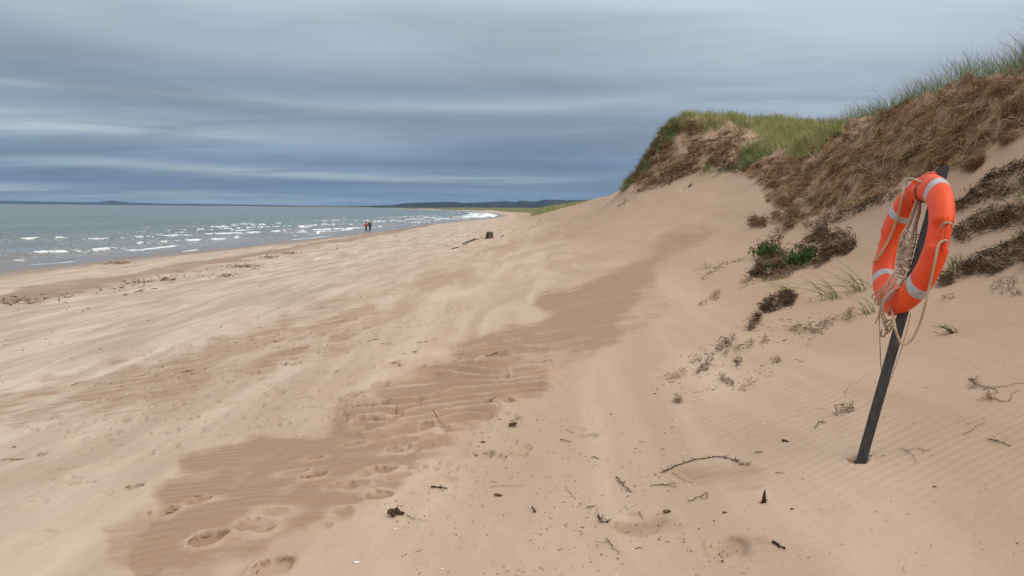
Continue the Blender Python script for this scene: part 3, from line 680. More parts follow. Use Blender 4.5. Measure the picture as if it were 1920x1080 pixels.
# dune grass on the crests
def crest_points(n, seed, ylo, yhi, back):
    """just behind the visible crest line of the bank, from the grid columns"""
    rg = np.random.default_rng(seed)
    pts = []
    e = (GZ - EYE[2]) / RR[:, None]; ylim = (RR > ylo) & (RR < yhi)
    for j in range(NA):
        if AZ[j] < 20.5 or AZ[j] > 42: continue
        col = np.where(ylim, e[:, j], -9); k = int(np.argmax(col)); pts.append((AZ[j], RR[k]))
    pts = np.array(pts)
    i = rg.integers(0, len(pts), n); r = pts[i, 1] + rg.random(n) ** 1.5 * back + rg.normal(size=n) * .12; a = np.radians(pts[i, 0] + rg.normal(size=n) * .1)
    x, y = r * np.sin(a), r * np.cos(a)
    return np.stack([x, y, grid_lookup(GZ, x, y)], 1)
C1 = crest_points(400, 431, 6, 29, 1.2)
tuft_obj('crest_grass', C1, 9, .09, .30, .72, .0062, M_blue, 432, (-.22, .05), 3, kind='stuff', label='grey green marram grass standing along the top of the bank')
HG = [[(1262, 216), (1330, 216), (1385, 212), (1420, 212), (1480, 228), (1570, 236), (1560, 262), (1530, 280), (1480, 285), (1440, 290), (1400, 285), (1440, 262), (1400, 240), (1340, 240), (1290, 240)]]
Pg, _ = scatter(HG, 2300, 441, amp=8, extra=patchy(15, .53, 442))
tuft_obj('headland_grass', Pg, 9, .16, .22, .60, .014, M_greeny, 443, (-.12, 0), 2, kind='stuff', label='bright green and yellow grass covering the headland top')
HE = [[(1262, 216), (1290, 225), (1262, 262), (1228, 305), (1195, 335), (1163, 356), (1185, 318), (1210, 285), (1236, 240)], [(1385, 300), (1420, 275), (1450, 290), (1405, 318)]]
Pe, _ = scatter(HE, 620, 451, amp=6, extra=patchy(18, .42, 452))
tuft_obj('headland_edge_grass', Pe, 9, .12, .22, .55, .016, M_green, 453, (-.15, 0), 2, kind='stuff', label='dark green grass down the left edge of the headland')
# grass over the rest of the tops, thinner
rg = np.random.default_rng(461); xx = rg.uniform(8, 30, 9000); yy = rg.uniform(-4, 46, 9000); zz = grid_lookup(GZ, xx, yy)
vv = grid_lookup(veg.reshape(NR, NA), xx, yy); k = (vv > .5) & (fbm(xx / 2, yy / 2, 3, 462) > .42)
tuft_obj('plateau_grass', np.stack([xx, yy, zz], 1)[k][:2600], 8, .15, .25, .6, .014, M_green, 463, (-.15, 0), 2, kind='stuff', label='marram grass on the dune plateau behind the crest')
# far dunes
rg = np.random.default_rng(471); yy = np.exp(rg.uniform(math.log(85), math.log(420), 30000)); xx = rg.uniform(-12, 70, 30000)
vv = grid_lookup(veg.reshape(NR, NA), xx, yy); k = (vv > .45) & (fbm(xx / 5, yy / 14, 3, 472) > .38)
Pf = np.stack([xx, yy, grid_lookup(GZ, xx, yy)], 1)[k][:6500]
tuft_obj('distant_grass', Pf, 5, .3, .4, .75, .07, M_greeny, 473, (-.1, 0), 1, kind='stuff', label='yellow green grass on the far dunes beyond the sand slope')

# ------------------------------------------------------------------ tubes and small solid things
def tube_mesh(name, paths, sides=8):
    """paths: list of (points (k,3), radii scalar or (k,)); attributes along (m) and around (0..1)"""
    V, F, A, O, T = [], [], [], [], []
    for pi_, (pts, rad) in enumerate(paths):
        pts = np.asarray(pts, float); k = len(pts); rad = np.broadcast_to(np.asarray(rad, float), (k,))
        tg = unit(np.gradient(pts, axis=0)); up = np.array([0, 0, 1.]) if abs(tg[0, 2]) < .9 else np.array([1., 0, 0])
        a = unit(np.cross(tg[0], up)); b0 = len(V); ln = 0
        for i in range(k):
            a = unit(a - tg[i] * (a @ tg[i])); b = np.cross(tg[i], a)
            if i: ln += np.linalg.norm(pts[i] - pts[i - 1])
            for s_ in range(sides):
                th = 2 * PI * s_ / sides; V.append(pts[i] + (a * math.cos(th) + b * math.sin(th)) * rad[i]); A.append(ln); O.append(s_ / sides); T.append((pi_ * .37) % 1)
        for i in range(k - 1):
            for s_ in range(sides):
                n_ = (s_ + 1) % sides; F.append((b0 + i * sides + s_, b0 + i * sides + n_, b0 + (i + 1) * sides + n_, b0 + (i + 1) * sides + s_))
        F.append(tuple(b0 + s_ for s_ in range(sides))[::-1]); F.append(tuple(b0 + (k - 1) * sides + s_ for s_ in range(sides)))
    me = bpy.data.meshes.new(name); me.from_pydata([tuple(v) for v in V], [], F); me.update()
    me.polygons.foreach_set('use_smooth', np.ones(len(me.polygons), bool))
    attach(me, 'lay', A); attach(me, 'around', O); attach(me, 'tone', T)
    return me

def spline(pts, n=8):
    P = np.asarray(pts, float); k = len(P); out = []
    E = np.vstack([2 * P[0] - P[1], P, 2 * P[-1] - P[-2]])
    for i in range(k - 1):
        p0, p1, p2, p3 = E[i:i + 4]
        for t in np.arange(n) / n:
            out.append(.5 * ((2 * p1) + (-p0 + p2) * t + (2 * p0 - 5 * p1 + 4 * p2 - p3) * t * t + (-p0 + 3 * p1 - 3 * p2 + p3) * t ** 3))
    out.append(P[-1]); return np.array(out)

def centre_origin(o, p):
    """put a mesh object's origin at world point p"""
    me = o.data; n = len(me.vertices); co = np.zeros(n * 3, np.float32); me.vertices.foreach_get('co', co)
    co = co.reshape(-1, 3) - np.asarray(p, np.float32); me.vertices.foreach_set('co', co.ravel()); me.update(); o.location = tuple(float(v) for v in p)

def thing(name, label, cat, p, group=None):
    o = bpy.data.objects.new(name, None); COL.objects.link(o); o.location = tuple(float(v) for v in p); o.empty_display_size = .1
    o['label'] = label; o['category'] = cat
    if group: o['group'] = group
    return o

def child(name, me, mat, root, label=None):
    """mesh given in world space, parented to an unrotated root"""
    o = link(name, me, mat); p = root.matrix_world.translation if False else root.location
    n = len(me.vertices); co = np.zeros(n * 3, np.float32); me.vertices.foreach_get('co', co)
    base_ = np.array(p, np.float32)
    q_ = root
    while q_.parent is not None: q_ = q_.parent; base_ = base_ + np.array(q_.location, np.float32)
    me.vertices.foreach_set('co', (co.reshape(-1, 3) - base_).ravel()); me.update(); o.parent = root
    if label: o['label'] = label
    return o

# ------------------------------------------------------------------ the post
M_post, N, B = mat_new('weathered_dark_wood')
pos = N.n('ShaderNodeTexCoord').outputs['Object']
g = N.noise(N.scale(pos, (9, 9, .8)), 9, 6, .65)
c = N.mix(N.rng(g, .35, .65), (.020, .021, .022), (.050, .047, .044))
c = N.mix(N.rng(N.noise(pos, 14, 4, .6), .62, .72), c, (.10, .055, .045))
N.put(B.inputs['Base Color'], c); B.inputs['Roughness'].default_value = .7
bp = N.n('ShaderNodeBump'); bp.inputs['Distance'].default_value = .006; N.put(bp.inputs['Height'], g); N.l.new(bp.outputs[0], B.inputs['Normal'])
base_p = at(1615, 864)[0]
RC = 4.13                                            # depth of the ring's centre
cen = atd(1707.5, 458, RC)
dv = unit(ray(1711, 458))
sa = unit(atd(1738, 361.7, RC) - cen); sa = unit(sa - dv * (sa @ dv))     # long axis (image up-right)
pp = unit(np.cross(dv, sa)); 
if pp @ _R < 0: pp = -pp
TH = math.radians(68)
rn = unit(-dv * math.cos(TH) - pp * math.sin(TH))      # ring normal: to the left and towards the camera
rb = unit(-dv * math.sin(TH) + pp * math.cos(TH))      # ring's near side: towards the camera and right
post_mid = cen - rn * .083
ptop = atd(1770, 314, (post_mid - EYE) @ _F - .03)
pa = unit(ptop - base_p); foot_in = base_p - pa * .35
def box_between(name, p0, p1, fx, hx, hy, bev=.004, tilt_top=.006):
    ax = unit(p1 - p0); ux = unit(fx - ax * (fx @ ax)); uy = np.cross(ax, ux)
    ring = []
    for (a, b) in ((-1, -1), (1, -1), (1, 1), (-1, 1)):
        for (da, db) in (((0, bev) if a * b > 0 else (bev, 0)), ((bev, 0) if a * b > 0 else (0, bev))):
            ring.append((a * (hx - da), b * (hy - db)))
    V = []; ts = np.linspace(0, 1, 22); rr_ = random.Random(3)
    for t in ts:
        for (a, b) in ring:
            j = 1 + rr_.uniform(-.012, .012)
            V.append(p0 + (p1 - p0) * t + ux * a * j + uy * b * j + (ax * (a * tilt_top / hx) if t == 1 else 0))
    F = []; n_ = 8
    for i in range(len(ts) - 1):
        for s_ in range(n_): F.append((i * n_ + s_, i * n_ + (s_ + 1) % n_, (i + 1) * n_ + (s_ + 1) % n_, (i + 1) * n_ + s_))
    F.append(tuple(range(n_))[::-1]); F.append(tuple((len(ts) - 1) * n_ + s_ for s_ in range(n_)))
    me = bpy.data.meshes.new(name); me.from_pydata([tuple(v) for v in V], [], F); me.update(); return me
post = link('post', box_between('post', foot_in, ptop, unit(_R * .93 - _F * .36), .0235, .030), M_post,
            label='dark weathered timber post leaning right, driven into the sand', category='post')
centre_origin(post, base_p)

# ------------------------------------------------------------------ the lifebuoy
RING_R, HR, HT = .299, .071, .050
LUGS = [math.radians(a) for a in (76, 178, -97, -8)]
def ring_pt(ph, th, off=0.0):
    """ph round the ring from the top towards the near side, th round the tube from outward towards the front"""
    rad = unit(sa * math.cos(ph) + rb * math.sin(ph))
    ct, st = math.cos(th), math.sin(th); e = 2 / 2.25
    cr = math.copysign(abs(ct) ** e, ct) * (HR + off); cn = math.copysign(abs(st) ** e, st) * (HT + off)
    dent = 0
    for lg in LUGS:
        dp = (ph - lg + PI) % (2 * PI) - PI
        thm = (th + PI) % (2 * PI) - PI
        for tc_, wd in ((.92, .55), (-.80, .50)):
            dent += math.exp(-(dp / .17) ** 6) * math.exp(-((thm - tc_) / wd) ** 4)
    f = 1 - .55 * min(dent, 1)
    return cen + rad * (RING_R + cr * f) + rn * cn * f
M_or, N, B = mat_new('orange_plastic')
pos = N.n('ShaderNodeTexCoord').outputs['Object']
n1 = N.noise(pos, 7, 5, .6); n2 = N.noise(N.scale(pos, (1, 3, 1)), 38, 5, .75)
c = N.mix(N.rng(n1, .3, .7), (.74, .060, .010), (.84, .092, .018))
c = N.mix(N.rng(n2, .63, .70, 0, .75), c, (.12, .03, .018))
c = N.mix(N.rng(N.noise(pos, 90, 3, .6), .68, .76, 0, .4), c, (.30, .06, .03))
N.put(B.inputs['Base Color'], c); B.inputs['Roughness'].default_value = .48; B.inputs['Specular IOR Level'].default_value = .35
bp = N.n('ShaderNodeBump'); bp.inputs['Distance'].default_value = .0012; N.put(bp.inputs['Height'], N.noise(pos, 30, 4, .6)); N.l.new(bp.outputs[0], B.inputs['Normal'])
M_band, N, B = mat_new('grey_reflective_tape')
pos = N.n('ShaderNodeTexCoord').outputs['Object']
N.put(B.inputs['Base Color'], N.mix(N.rng(N.noise(pos, 40, 4, .6), .4, .65), (.36, .38, .38), (.50, .52, .52))); B.inputs['Roughness'].default_value = .42
M_scar, N, B = mat_new('black_scuff'); B.inputs['Base Color'].default_value = (.03, .015, .012, 1); B.inputs['Roughness'].default_value = .9
M_blue_s, N, B = mat_new('blue_sticker'); B.inputs['Base Color'].default_value = (.02, .17, .62, 1); B.inputs['Roughness'].default_value = .4
M_white_s, N, B = mat_new('white_sticker'); B.inputs['Base Color'].default_value = (.75, .78, .8, 1); B.inputs['Roughness'].default_value = .4

def ring_patch(name, ph0, ph1, th0, th1, nu, nv, off, closed_th=False, outline=None, edge=True):
    V, F = [], []
    for i in range(nu + 1):
        for j in range(nv + 1):
            ph = ph0 + (ph1 - ph0) * i / nu; th = th0 + (th1 - th0) * j / nv
            o_ = off
            if outline:                                # rounded outline: slide towards the centre
                u_ = 2 * i / nu - 1; v_ = 2 * j / nv - 1
                k_ = math.sqrt(max(1e-9, 1 - .5 * min(1, v_ * v_))); l_ = math.sqrt(max(1e-9, 1 - .5 * min(1, u_ * u_)))
                ph = (ph0 + ph1) / 2 + (ph1 - ph0) / 2 * u_ * k_; th = (th0 + th1) / 2 + (th1 - th0) / 2 * v_ * l_
            if edge and (i in (0, nu) or ((not closed_th) and j in (0, nv))): o_ = -.001
            V.append(ring_pt(ph, th, o_))
    for i in range(nu):
        for j in range(nv): F.append((i * (nv + 1) + j, i * (nv + 1) + j + 1, (i + 1) * (nv + 1) + j + 1, (i + 1) * (nv + 1) + j))
    me = bpy.data.meshes.new(name); me.from_pydata([tuple(v) for v in V], [], F); me.update(); me.polygons.foreach_set('use_smooth', np.ones(len(F), bool)); return me
buoy = thing('lifebuoy', 'orange lifebuoy ring with grey reflective bands hung on the leaning post', 'lifebuoy', cen)
NU, NV = 360, 72
V = [ring_pt(2 * PI * i / NU, 2 * PI * j / NV) for i in range(NU) for j in range(NV)]
F = [(i * NV + j, i * NV + (j + 1) % NV, ((i + 1) % NU) * NV + (j + 1) % NV, ((i + 1) % NU) * NV + j) for i in range(NU) for j in range(NV)]
me = bpy.data.meshes.new('ring_body'); me.from_pydata([tuple(v) for v in V], [], F); me.update(); me.polygons.foreach_set('use_smooth', np.ones(len(F), bool))
body = child('ring_body', me, M_or, buoy)
for a in (23, 128, -137, -60):
    child('reflective_band', ring_patch('reflective_band', math.radians(a - 5), math.radians(a + 5), 0, 2 * PI, 8, 56, .0014, True), M_band, buoy)
for lg in LUGS:                                         # moulded bar across each rope recess
    pts = [ring_pt(lg + d, 0, .001 + .004 * math.cos(d / .24 * PI / 2)) for d in np.linspace(-.24, .24, 15)]
    child('rope_lug', tube_mesh('rope_lug', [(pts, np.interp(np.linspace(-1, 1, 15), [-1, -.7, .7, 1], [.004, .0085, .0085, .004]))], 10), M_or, buoy)
st = child('sticker', ring_patch('sticker', math.radians(-35), math.radians(-22), .55, 1.25, 6, 6, .0016, outline=True), M_white_s, buoy, 'small white and blue sticker')
child('sticker_print', ring_patch('sticker_print', math.radians(-33.5), math.radians(-23.5), .65, 1.15, 6, 6, .0022, outline=True), M_blue_s, st)
for (a, t0, t1, w_d) in ((106, 1.9, 2.15, 1.5), (148, 2.15, 2.75, .7), (140, 2.4, 2.9, .6), (-22, 2.6, 2.9, 2.5), (-40, 2.85, 3.3, 1.0)):
    child('scuff', ring_patch('scuff', math.radians(a - w_d), math.radians(a + w_d), t0, t1, 4, 6, .0009, outline=True), M_scar, buoy)

def rope_mat(name, ca, cb, strands=3, pitch=.03):
    mt, N, B = mat_new(name)
    lay = N.attr('lay'); ar = N.attr('around')
    w = N.m('SINE', N.m('ADD', N.m('MULTIPLY', lay, 2 * PI / pitch), N.m('MULTIPLY', ar, 2 * PI * strands)))
    pos = N.n('ShaderNodeTexCoord').outputs['Object']
    dirt = N.noise(pos, 25, 4, .6)
    c = N.mix(N.rng(w, -.6, .6), ca, cb)
    c = N.mix(N.rng(dirt, .5, .75, 0, .5), c, tuple(v * .55 for v in ca))
    N.put(B.inputs['Base Color'], c); B.inputs['Roughness'].default_value = .85
    bp = N.n('ShaderNodeBump'); bp.inputs['Distance'].default_value = .0006; N.put(bp.inputs['Height'], w); N.l.new(bp.outputs[0], B.inputs['Normal'])
    return mt
M_grab = rope_mat('grab_rope', (.46, .335, .205), (.53, .405, .27), 3, .02)
M_line = rope_mat('throw_rope', (.40, .29, .22), (.56, .45, .36), 2, .03)
M_cord = rope_mat('dark_cord', (.10, .06, .03), (.20, .13, .07), 2, .02)

def rp(pts, n=8):  # (px, py, depth) or world points
    return spline([atd(np.array(p[0]), np.array(p[1]), p[2]) if len(p) == 3 else np.array(p) for p in pts], n)
def depth_of(p): return float((p - EYE) @ _F)
def bp_(ph, th, off): return ring_pt(math.radians(ph), th, off)
_rs = np.array([ring_pt(2 * PI * i / 180, 2 * PI * j / 40) for i in range(180) for j in range(40)])
_rx, _ry, _rw = proj(_rs)
def front(px, py, off=.008):
    """the point just outside the ring's face on that line of sight"""
    d2 = (_rx - px) ** 2 + (_ry - py) ** 2; k = d2 < 20
    dd = (_rw[k].min() if k.any() else _rw[np.argmin(d2)]) - off
    return atd(np.array(float(px)), np.array(float(py)), dd)
# grab line round the outside, threaded through the four lugs
gl = []
gl.append((np.array(spline([bp_(-4, .9, .004), bp_(-9, .75, .010), front(1706, 335, .012), front(1697, 346, .014), front(1693, 365, .014), front(1686, 395, .012), front(1677, 425, .012),
                            front(1665, 452, .012), front(1650, 477, .012), front(1638, 490, .012), bp_(-95, .85, .006), bp_(-97, .3, .012), bp_(-97, -.5, .008)], 8)), .0062))
nearl = depth_of(bp_(76, .9, .02))
gl.append((np.array(spline([bp_(84, -.5, .004), bp_(82, .0, .0125), front(1768, 452), front(1760, 459, .012), front(1755, 480, .012), front(1750, 505, .012), front(1743, 535, .012), atd(1735, 570, nearl + .03), atd(1725, 605, nearl + .10),
                            atd(1713, 632, nearl + .13), atd(1700, 645, nearl + .15), atd(1690, 643, nearl + .15), atd(1683, 630, nearl + .15), atd(1678, 612, nearl + .15), bp_(172, .6, .008), bp_(176, .1, .013), bp_(178, -.6, .006)], 8)), .0062))
gl.append((np.array(spline([bp_(72, .6, -.01), bp_(70, .45, .0), bp_(69, .2, .013), bp_(69, -.25, .012), bp_(72, -.7, .004), bp_(60, -1.5, .008), bp_(35, -1.9, .008), bp_(10, -1.9, .008), bp_(-8, -1.2, .006)], 8)), .0062))
gl.append((np.array(spline([bp_(-99, -.6, .006), bp_(-120, -1.0, .03), bp_(-150, -1.1, .045), bp_(-172, -.9, .03), bp_(-181, -.5, .004)], 8)), .0062))
for k, g_ in enumerate(gl): child('grab_line', tube_mesh('grab_line', [g_], 8), M_grab, buoy)
# cord over the tube that carries the ring
cd = spline([bp_(-6, th, .0035) for th in np.linspace(1.2, 4.6, 12)] , 3)
child('hanging_cord', tube_mesh('hanging_cord', [(cd, .0038)], 6), M_cord, buoy)

# ------------------------------------------------------------------ the throw line hanging inside the ring
dl = depth_of(cen)
tl = thing('throw_line', 'coiled two tone throwing line hanging inside the orange ring', 'rope', atd(1697, 478, dl))
top_p = (1723, 374)
strands = []
for k, (x1, y1) in enumerate([(1689, 444), (1693, 446), (1697, 442), (1708, 450), (1713, 441), (1717, 446)]):
    dd = dl - .015 + .008 * (k % 3)
    strands.append((rp([(top_p[0] + k * .8 - 2, top_p[1] - 3, dl + .01), (top_p[0] - 2 + k * 1.3 + (x1 - top_p[0]) * .3, 395, dd), ((top_p[0] + x1 * 1.6) / 2.6, 420, dd), (x1, y1, dd), (x1 - 3, 462, dd - .01)], 6), .0042))
for s_q in strands: child('strand', tube_mesh('strand', [s_q], 7), M_line, tl)
# wraps: a helix about the hank, tilted like the post
hx = unit(atd(1700, 457, dl) - atd(1692, 501, dl)); hlen = np.linalg.norm(atd(1700, 457, dl) - atd(1692, 501, dl))
hu = unit(_R - hx * (_R @ hx)); hv = np.cross(hx, hu); pts = []
for i in range(12 * 20 + 1):
    t = i / (12 * 20); an = i / 20 * 2 * PI; rad_ = .037 * (1 + .07 * math.sin(i / 20 * 1.9) - .12 * t)
    pts.append(atd(1700, 458, dl - .01) - hx * hlen * t * .97 + hu * rad_ * math.cos(an) + hv * rad_ * .75 * math.sin(an))
child('coil', tube_mesh('coil', [(np.array(pts), .0046)], 7), M_line, tl)
loops = [[(1680, 497, -.045), (1695, 489, -.055), (1711, 483, -.05), (1713, 480, -.03)],
         [(1700, 497, -.03), (1709, 510, -.04), (1706, 520, -.045), (1697, 522, -.045), (1691, 512, -.045), (1693, 498, -.03)],
         [(1684, 500, -.03), (1683, 514, -.045), (1688, 521, -.05), (1697, 518, -.05), (1700, 505, -.04)],
         [(1690, 444, -.03), (1697, 432, -.04), (1702, 444, -.045), (1694, 456, -.045), (1701, 462, -.04), (1712, 460, -.035)],
         [(1700, 430, -.03), (1710, 440, -.04), (1703, 452, -.045), (1716, 455, -.04), (1721, 466, -.035), (1722, 470, -.03)],
         [(1712, 438, -.02), (1724, 440, -.03), (1727, 444, -.02), (1722, 447, -.01)], [(1711, 443, -.02), (1723, 445, -.03), (1726, 449, -.02), (1720, 451, -.01)],
         [(1686, 458, -.02), (1690, 450, -.04), (1697, 455, -.045), (1693, 465, -.04), (1687, 470, -.03)]]
for l_ in loops: child('loop', tube_mesh('loop', [(rp([(a, b, dl + c) for a, b, c in l_], 7), .0045)], 7), M_line, tl)
# strands running from the hank down over the lower left of the ring
lo = [[(1690, 500, -.02), (1676, 516, -.06), (1660, 540, -.05), (1645, 556, 0.0), (1640, 566, .03), (1645, 570, .0), (1656, 560, -.06), (1672, 536, -.08), (1688, 508, -.03)],
      [(1686, 500, -.02), (1672, 515, -.07), (1657, 545, -.06), (1645, 566, 0), (1650, 574, -.02), (1660, 566, -.06), (1680, 540, -.08), (1696, 520, -.04)],
      [(1692, 503, -.01), (1680, 520, -.05), (1663, 550, -.07), (1652, 572, -.05), (1648, 590, 0), (1641, 606, .04)],
      [(1694, 505, -.01), (1683, 522, -.05), (1667, 548, -.07), (1656, 568, -.06), (1652, 588, -.04), (1658, 606, -.01), (1666, 618, 0)],
      [(1712, 520, -.03), (1695, 535, -.09), (1677, 543, -.1), (1664, 556, -.1), (1655, 572, -.08), (1653, 590, -.05), (1660, 608, -.02)],
      [(1690, 545, -.06), (1680, 543, -.09), (1668, 549, -.1), (1658, 565, -.1), (1656, 583, -.07), (1661, 600, -.03)],
      [(1700, 510, 0), (1692, 530, .02), (1684, 548, .03), (1676, 575, .03)], [(1704, 508, 0), (1697, 530, .02), (1690, 552, .03)], [(1697, 506, 0), (1689, 532, .01), (1683, 550, .03)], [(1707, 505, .0), (1701, 530, .03), (1694, 556, .05)],
      [(1641, 562, .03), (1634, 556, .05), (1643, 548, .03), (1660, 537, -.04)]]
for l_ in lo: child('hanging_loop', tube_mesh('hanging_loop', [(rp([(a, b, dl + c) for a, b, c in l_], 7), .0043)], 7), M_line, tl)
tail = [[(1651, 560, .0), (1649, 600, .02), (1650, 650, .03), (1652, 688, .03), (1655, 697, .02), (1661, 712, .0), (1665, 722, -.01), (1668, 718, .0), (1676, 695, .04), (1690, 655, .06), (1700, 620, .08), (1708, 585, .09)]]
child('tail', tube_mesh('tail', [(rp([(a, b, dl + c) for a, b, c in tail[0]], 7), .0028)], 6), M_line, tl)
kn = [[(1661, 606, 0), (1668, 600, -.03), (1676, 603, -.04), (1672, 612, -.03), (1664, 611, -.01), (1660, 618, 0), (1667, 622, 0), (1672, 614, -.02)],
      [(1655, 604, .02), (1662, 612, .0), (1670, 606, -.02), (1678, 597, -.04)], [(1662, 598, .02), (1659, 611, .02), (1665, 622, .02), (1661, 626, .02)], [(1654, 618, .03), (1651, 628, .03), (1657, 631, .03), (1660, 624, .03)]]
for l_ in kn: child('knot', tube_mesh('knot', [(rp([(a, b, dl + c) for a, b, c in l_], 7), .0045)], 7), M_grab, tl)

# ------------------------------------------------------------------ plants on the slope, each a thing of its own
def tuft_thing(px, py, label, n, h0, h1, lean, seed, spread=.03, mat=M_green, name='marram_tuft', width=.006, group=None, roots=True, fan=.35):
    c = at(px, py)[0]; root = thing(name, label, 'grass tuft', c, group); rg = np.random.default_rng(seed)
    P0 = np.repeat(c[None], n, 0); P0[:, :2] += rg.normal(size=(n, 2)) * spread; P0[:, 2] = grid_lookup(GZ, P0[:, 0], P0[:, 1]) - .01
    D = unit(np.stack([rg.normal(size=n) * fan + lean[0], rg.normal(size=n) * fan + lean[1], rg.uniform(.55, 1.1, n)], 1))
    L = rg.uniform(h0, h1, n); bend = np.stack([np.full(n, lean[0] * .6), np.full(n, lean[1] * .6), -rg.uniform(.1, .55, n)], 1)
    W = width * rg.uniform(.6, 1.3, n)
    if n <= 34:
        for i in range(n): child('blade', ribbons('blade', P0[i:i + 1], D[i:i + 1], L[i:i + 1], W[i:i + 1], bend[i:i + 1], 6, .02, rg.random(1), seed + i), mat, root)
    else: child('blades', ribbons('blades', P0, D, L, W, bend, 5, .02, None, seed), mat, root)['kind'] = 'stuff'
    if roots:
        m_ = 26; Q = np.repeat(c[None], m_, 0); Q[:, :2] += rg.normal(size=(m_, 2)) * spread * 2; Q[:, 2] = grid_lookup(GZ, Q[:, 0], Q[:, 1]) + .004
        nr, dn = gnormal(Q[:, 0], Q[:, 1]); D2 = unit(dn + rg.normal(size=(m_, 3)) * .7 + nr * .3)
        child('dead_stems', ribbons('dead_stems', Q, D2, rg.uniform(.05, .16, m_), np.full(m_, .005), -nr * .3, 3, .15, None, seed + 1), M_dk, root)['kind'] = 'stuff'
    return root
tuft_thing(1327, 503, 'small sparse green grass tuft alone on the pale slope left of the leafy brush', 10, .15, .34, (-.25, 0), 501, .05)
tuft_thing(1612, 545, 'wide arching green grass tuft just left of the orange ring', 34, .3, .62, (-.55, -.05), 502, .06, fan=.45)
tuft_thing(1562, 560, 'green grass tuft with upright leaning blades between the brush and the ring', 22, .3, .55, (-.5, .0), 503, .05, fan=.22)
tuft_thing(1632, 586, 'grass tuft low against the bottom of the orange ring', 16, .18, .36, (-.3, -.1), 504, .05)
tuft_thing(1478, 545, 'thin pale grass tuft on top of the small root mound', 16, .3, .52, (-.8, 0), 505, .05, mat=M_greeny)
tuft_thing(1788, 624, 'single little green tuft on bare sand right of the post', 6, .10, .22, (-.62, 0), 506, .008, fan=.14, width=.008)
tuft_thing(1918, 368, 'green grass tuft at the right edge above the litter bands', 24, .2, .5, (-.35, 0), 507, .06)
tuft_thing(1478, 402, 'yellowish grass tuft in the brown foot of the bank', 26, .2, .45, (-.1, -.2), 508, .06, mat=M_greeny)
tuft_thing(1790, 505, 'dark green grass tuft behind the right side of the ring', 60, .12, .34, (-.15, 0), 509, .07)
tuft_thing(1300, 290, 'lone green tuft on the sandy headland face', 40, .25, .5, (0, 0), 510, .2, width=.012)
tuft_thing(1143, 360, 'isolated grass tuft at the tip of the headland against the sky', 60, .25, .55, (-.1, 0), 511, .45, width=.02)

def leafy(px, py, label, n, r, seed):
    c = at(px, py)[0]; root = thing('leafy_shrub', label, 'shrub', c); rg = np.random.default_rng(seed)
    ns = 60; S0 = np.repeat(c[None], ns, 0); S0[:, :2] += rg.normal(size=(ns, 2)) * r * .42; S0[:, 2] = grid_lookup(GZ, S0[:, 0], S0[:, 1]) - .01
    SD = unit(np.stack([rg.normal(size=ns) * .5, rg.normal(size=ns) * .5, np.ones(ns)], 1)); SL = rg.uniform(.5, 1.0, ns) * r * 1.1
    child('stems', ribbons('stems', S0, SD, SL, np.full(ns, .004), np.zeros((ns, 3)), 3, .05, None, seed), M_leaf, root)['kind'] = 'stuff'
    k = rg.integers(0, ns, n); t = rg.uniform(.25, 1.0, n); P0 = S0[k] + SD[k] * (SL[k] * t)[:, None]
    D = unit(rg.normal(size=(n, 3)) + np.array([0, 0, .6])); L = rg.uniform(.018, .045, n)
    child('leaves', ribbons('leaves', P0, D, L, L * .42, np.array([0, 0, -.2]) * np.ones((n, 1)), 2, .0, np.clip(rg.random(n) * .6 + t * .4, 0, 1), seed + 1), M_leaf, root)['kind'] = 'stuff'
leafy(1443, 480, 'bright green leafy shrub at the left end of the dead brush', 1500, .26, 521)
leafy(1500, 498, 'bright green leafy shrub in the middle of the dead brush', 1900, .30, 522)

def brush(name, label, polys, n, seed, lmin, lmax, width, mat=M_dk, lift=.3, ang=1.1, group=None, tonehi=.95, cat='dead brush', extra=None, wob=.13, ang0=0.0, thr=.45):
    P, _ = scatter(polys, n, seed, amp=16 if n > 1000 else 7, extra=extra if extra is not None else (patchy(20 if n > 1000 else 9, thr, seed)))
    o = hang(name, P, seed + 1, lmin, lmax, width, mat, lift, ang, wob, 3, 0, tonehi, 0.0, ang0, label=label, category=cat)
    if group: o['group'] = group
    c = P.mean(0); c[2] = grid_lookup(GZ, c[:1], c[1:2])[0]; centre_origin(o, c); return o
brush('dead_brush', 'big dark tangle of dead brush left of the ring with green shrubs in it', [[(1405, 532), (1440, 492), (1480, 470), (1520, 450), (1560, 432), (1600, 424), (1618, 462), (1600, 478), (1560, 488), (1510, 505), (1470, 522), (1420, 535)]], 4200, 531, .05, .2, .0065)
brush('dead_brush', 'long dark matted brush ledge right of the ring', [[(1762, 540), (1790, 505), (1830, 490), (1875, 462), (1920, 440), (2000, 420), (2000, 500), (1920, 500), (1870, 515), (1830, 512), (1800, 530), (1770, 548)]], 4800, 541, .05, .2, .0065)
brush('dead_brush', 'thin dead brush strip in the pale sand at the right edge above the ledge', [[(1792, 440), (1830, 410), (1880, 395), (1925, 385), (1990, 370), (1990, 405), (1910, 412), (1860, 425), (1820, 436), (1800, 450)]], 1500, 551, .04, .15, .006)
brush('root_mound', 'small root mound under the pale grass tuft', [[(1404, 620), (1425, 590), (1448, 560), (1475, 545), (1498, 556), (1480, 575), (1440, 595), (1415, 622)]], 1500, 561, .04, .13, .006, M_dk, tonehi=.9, cat='root mound', thr=.36)
brush('dead_bush', 'little brown dead bush alone on pale sand below the bank', [[(1410, 420), (1420, 410), (1445, 412), (1440, 425), (1415, 428)]], 260, 571, .08, .2, .006, M_root, .6, tonehi=.6, cat='dead bush')
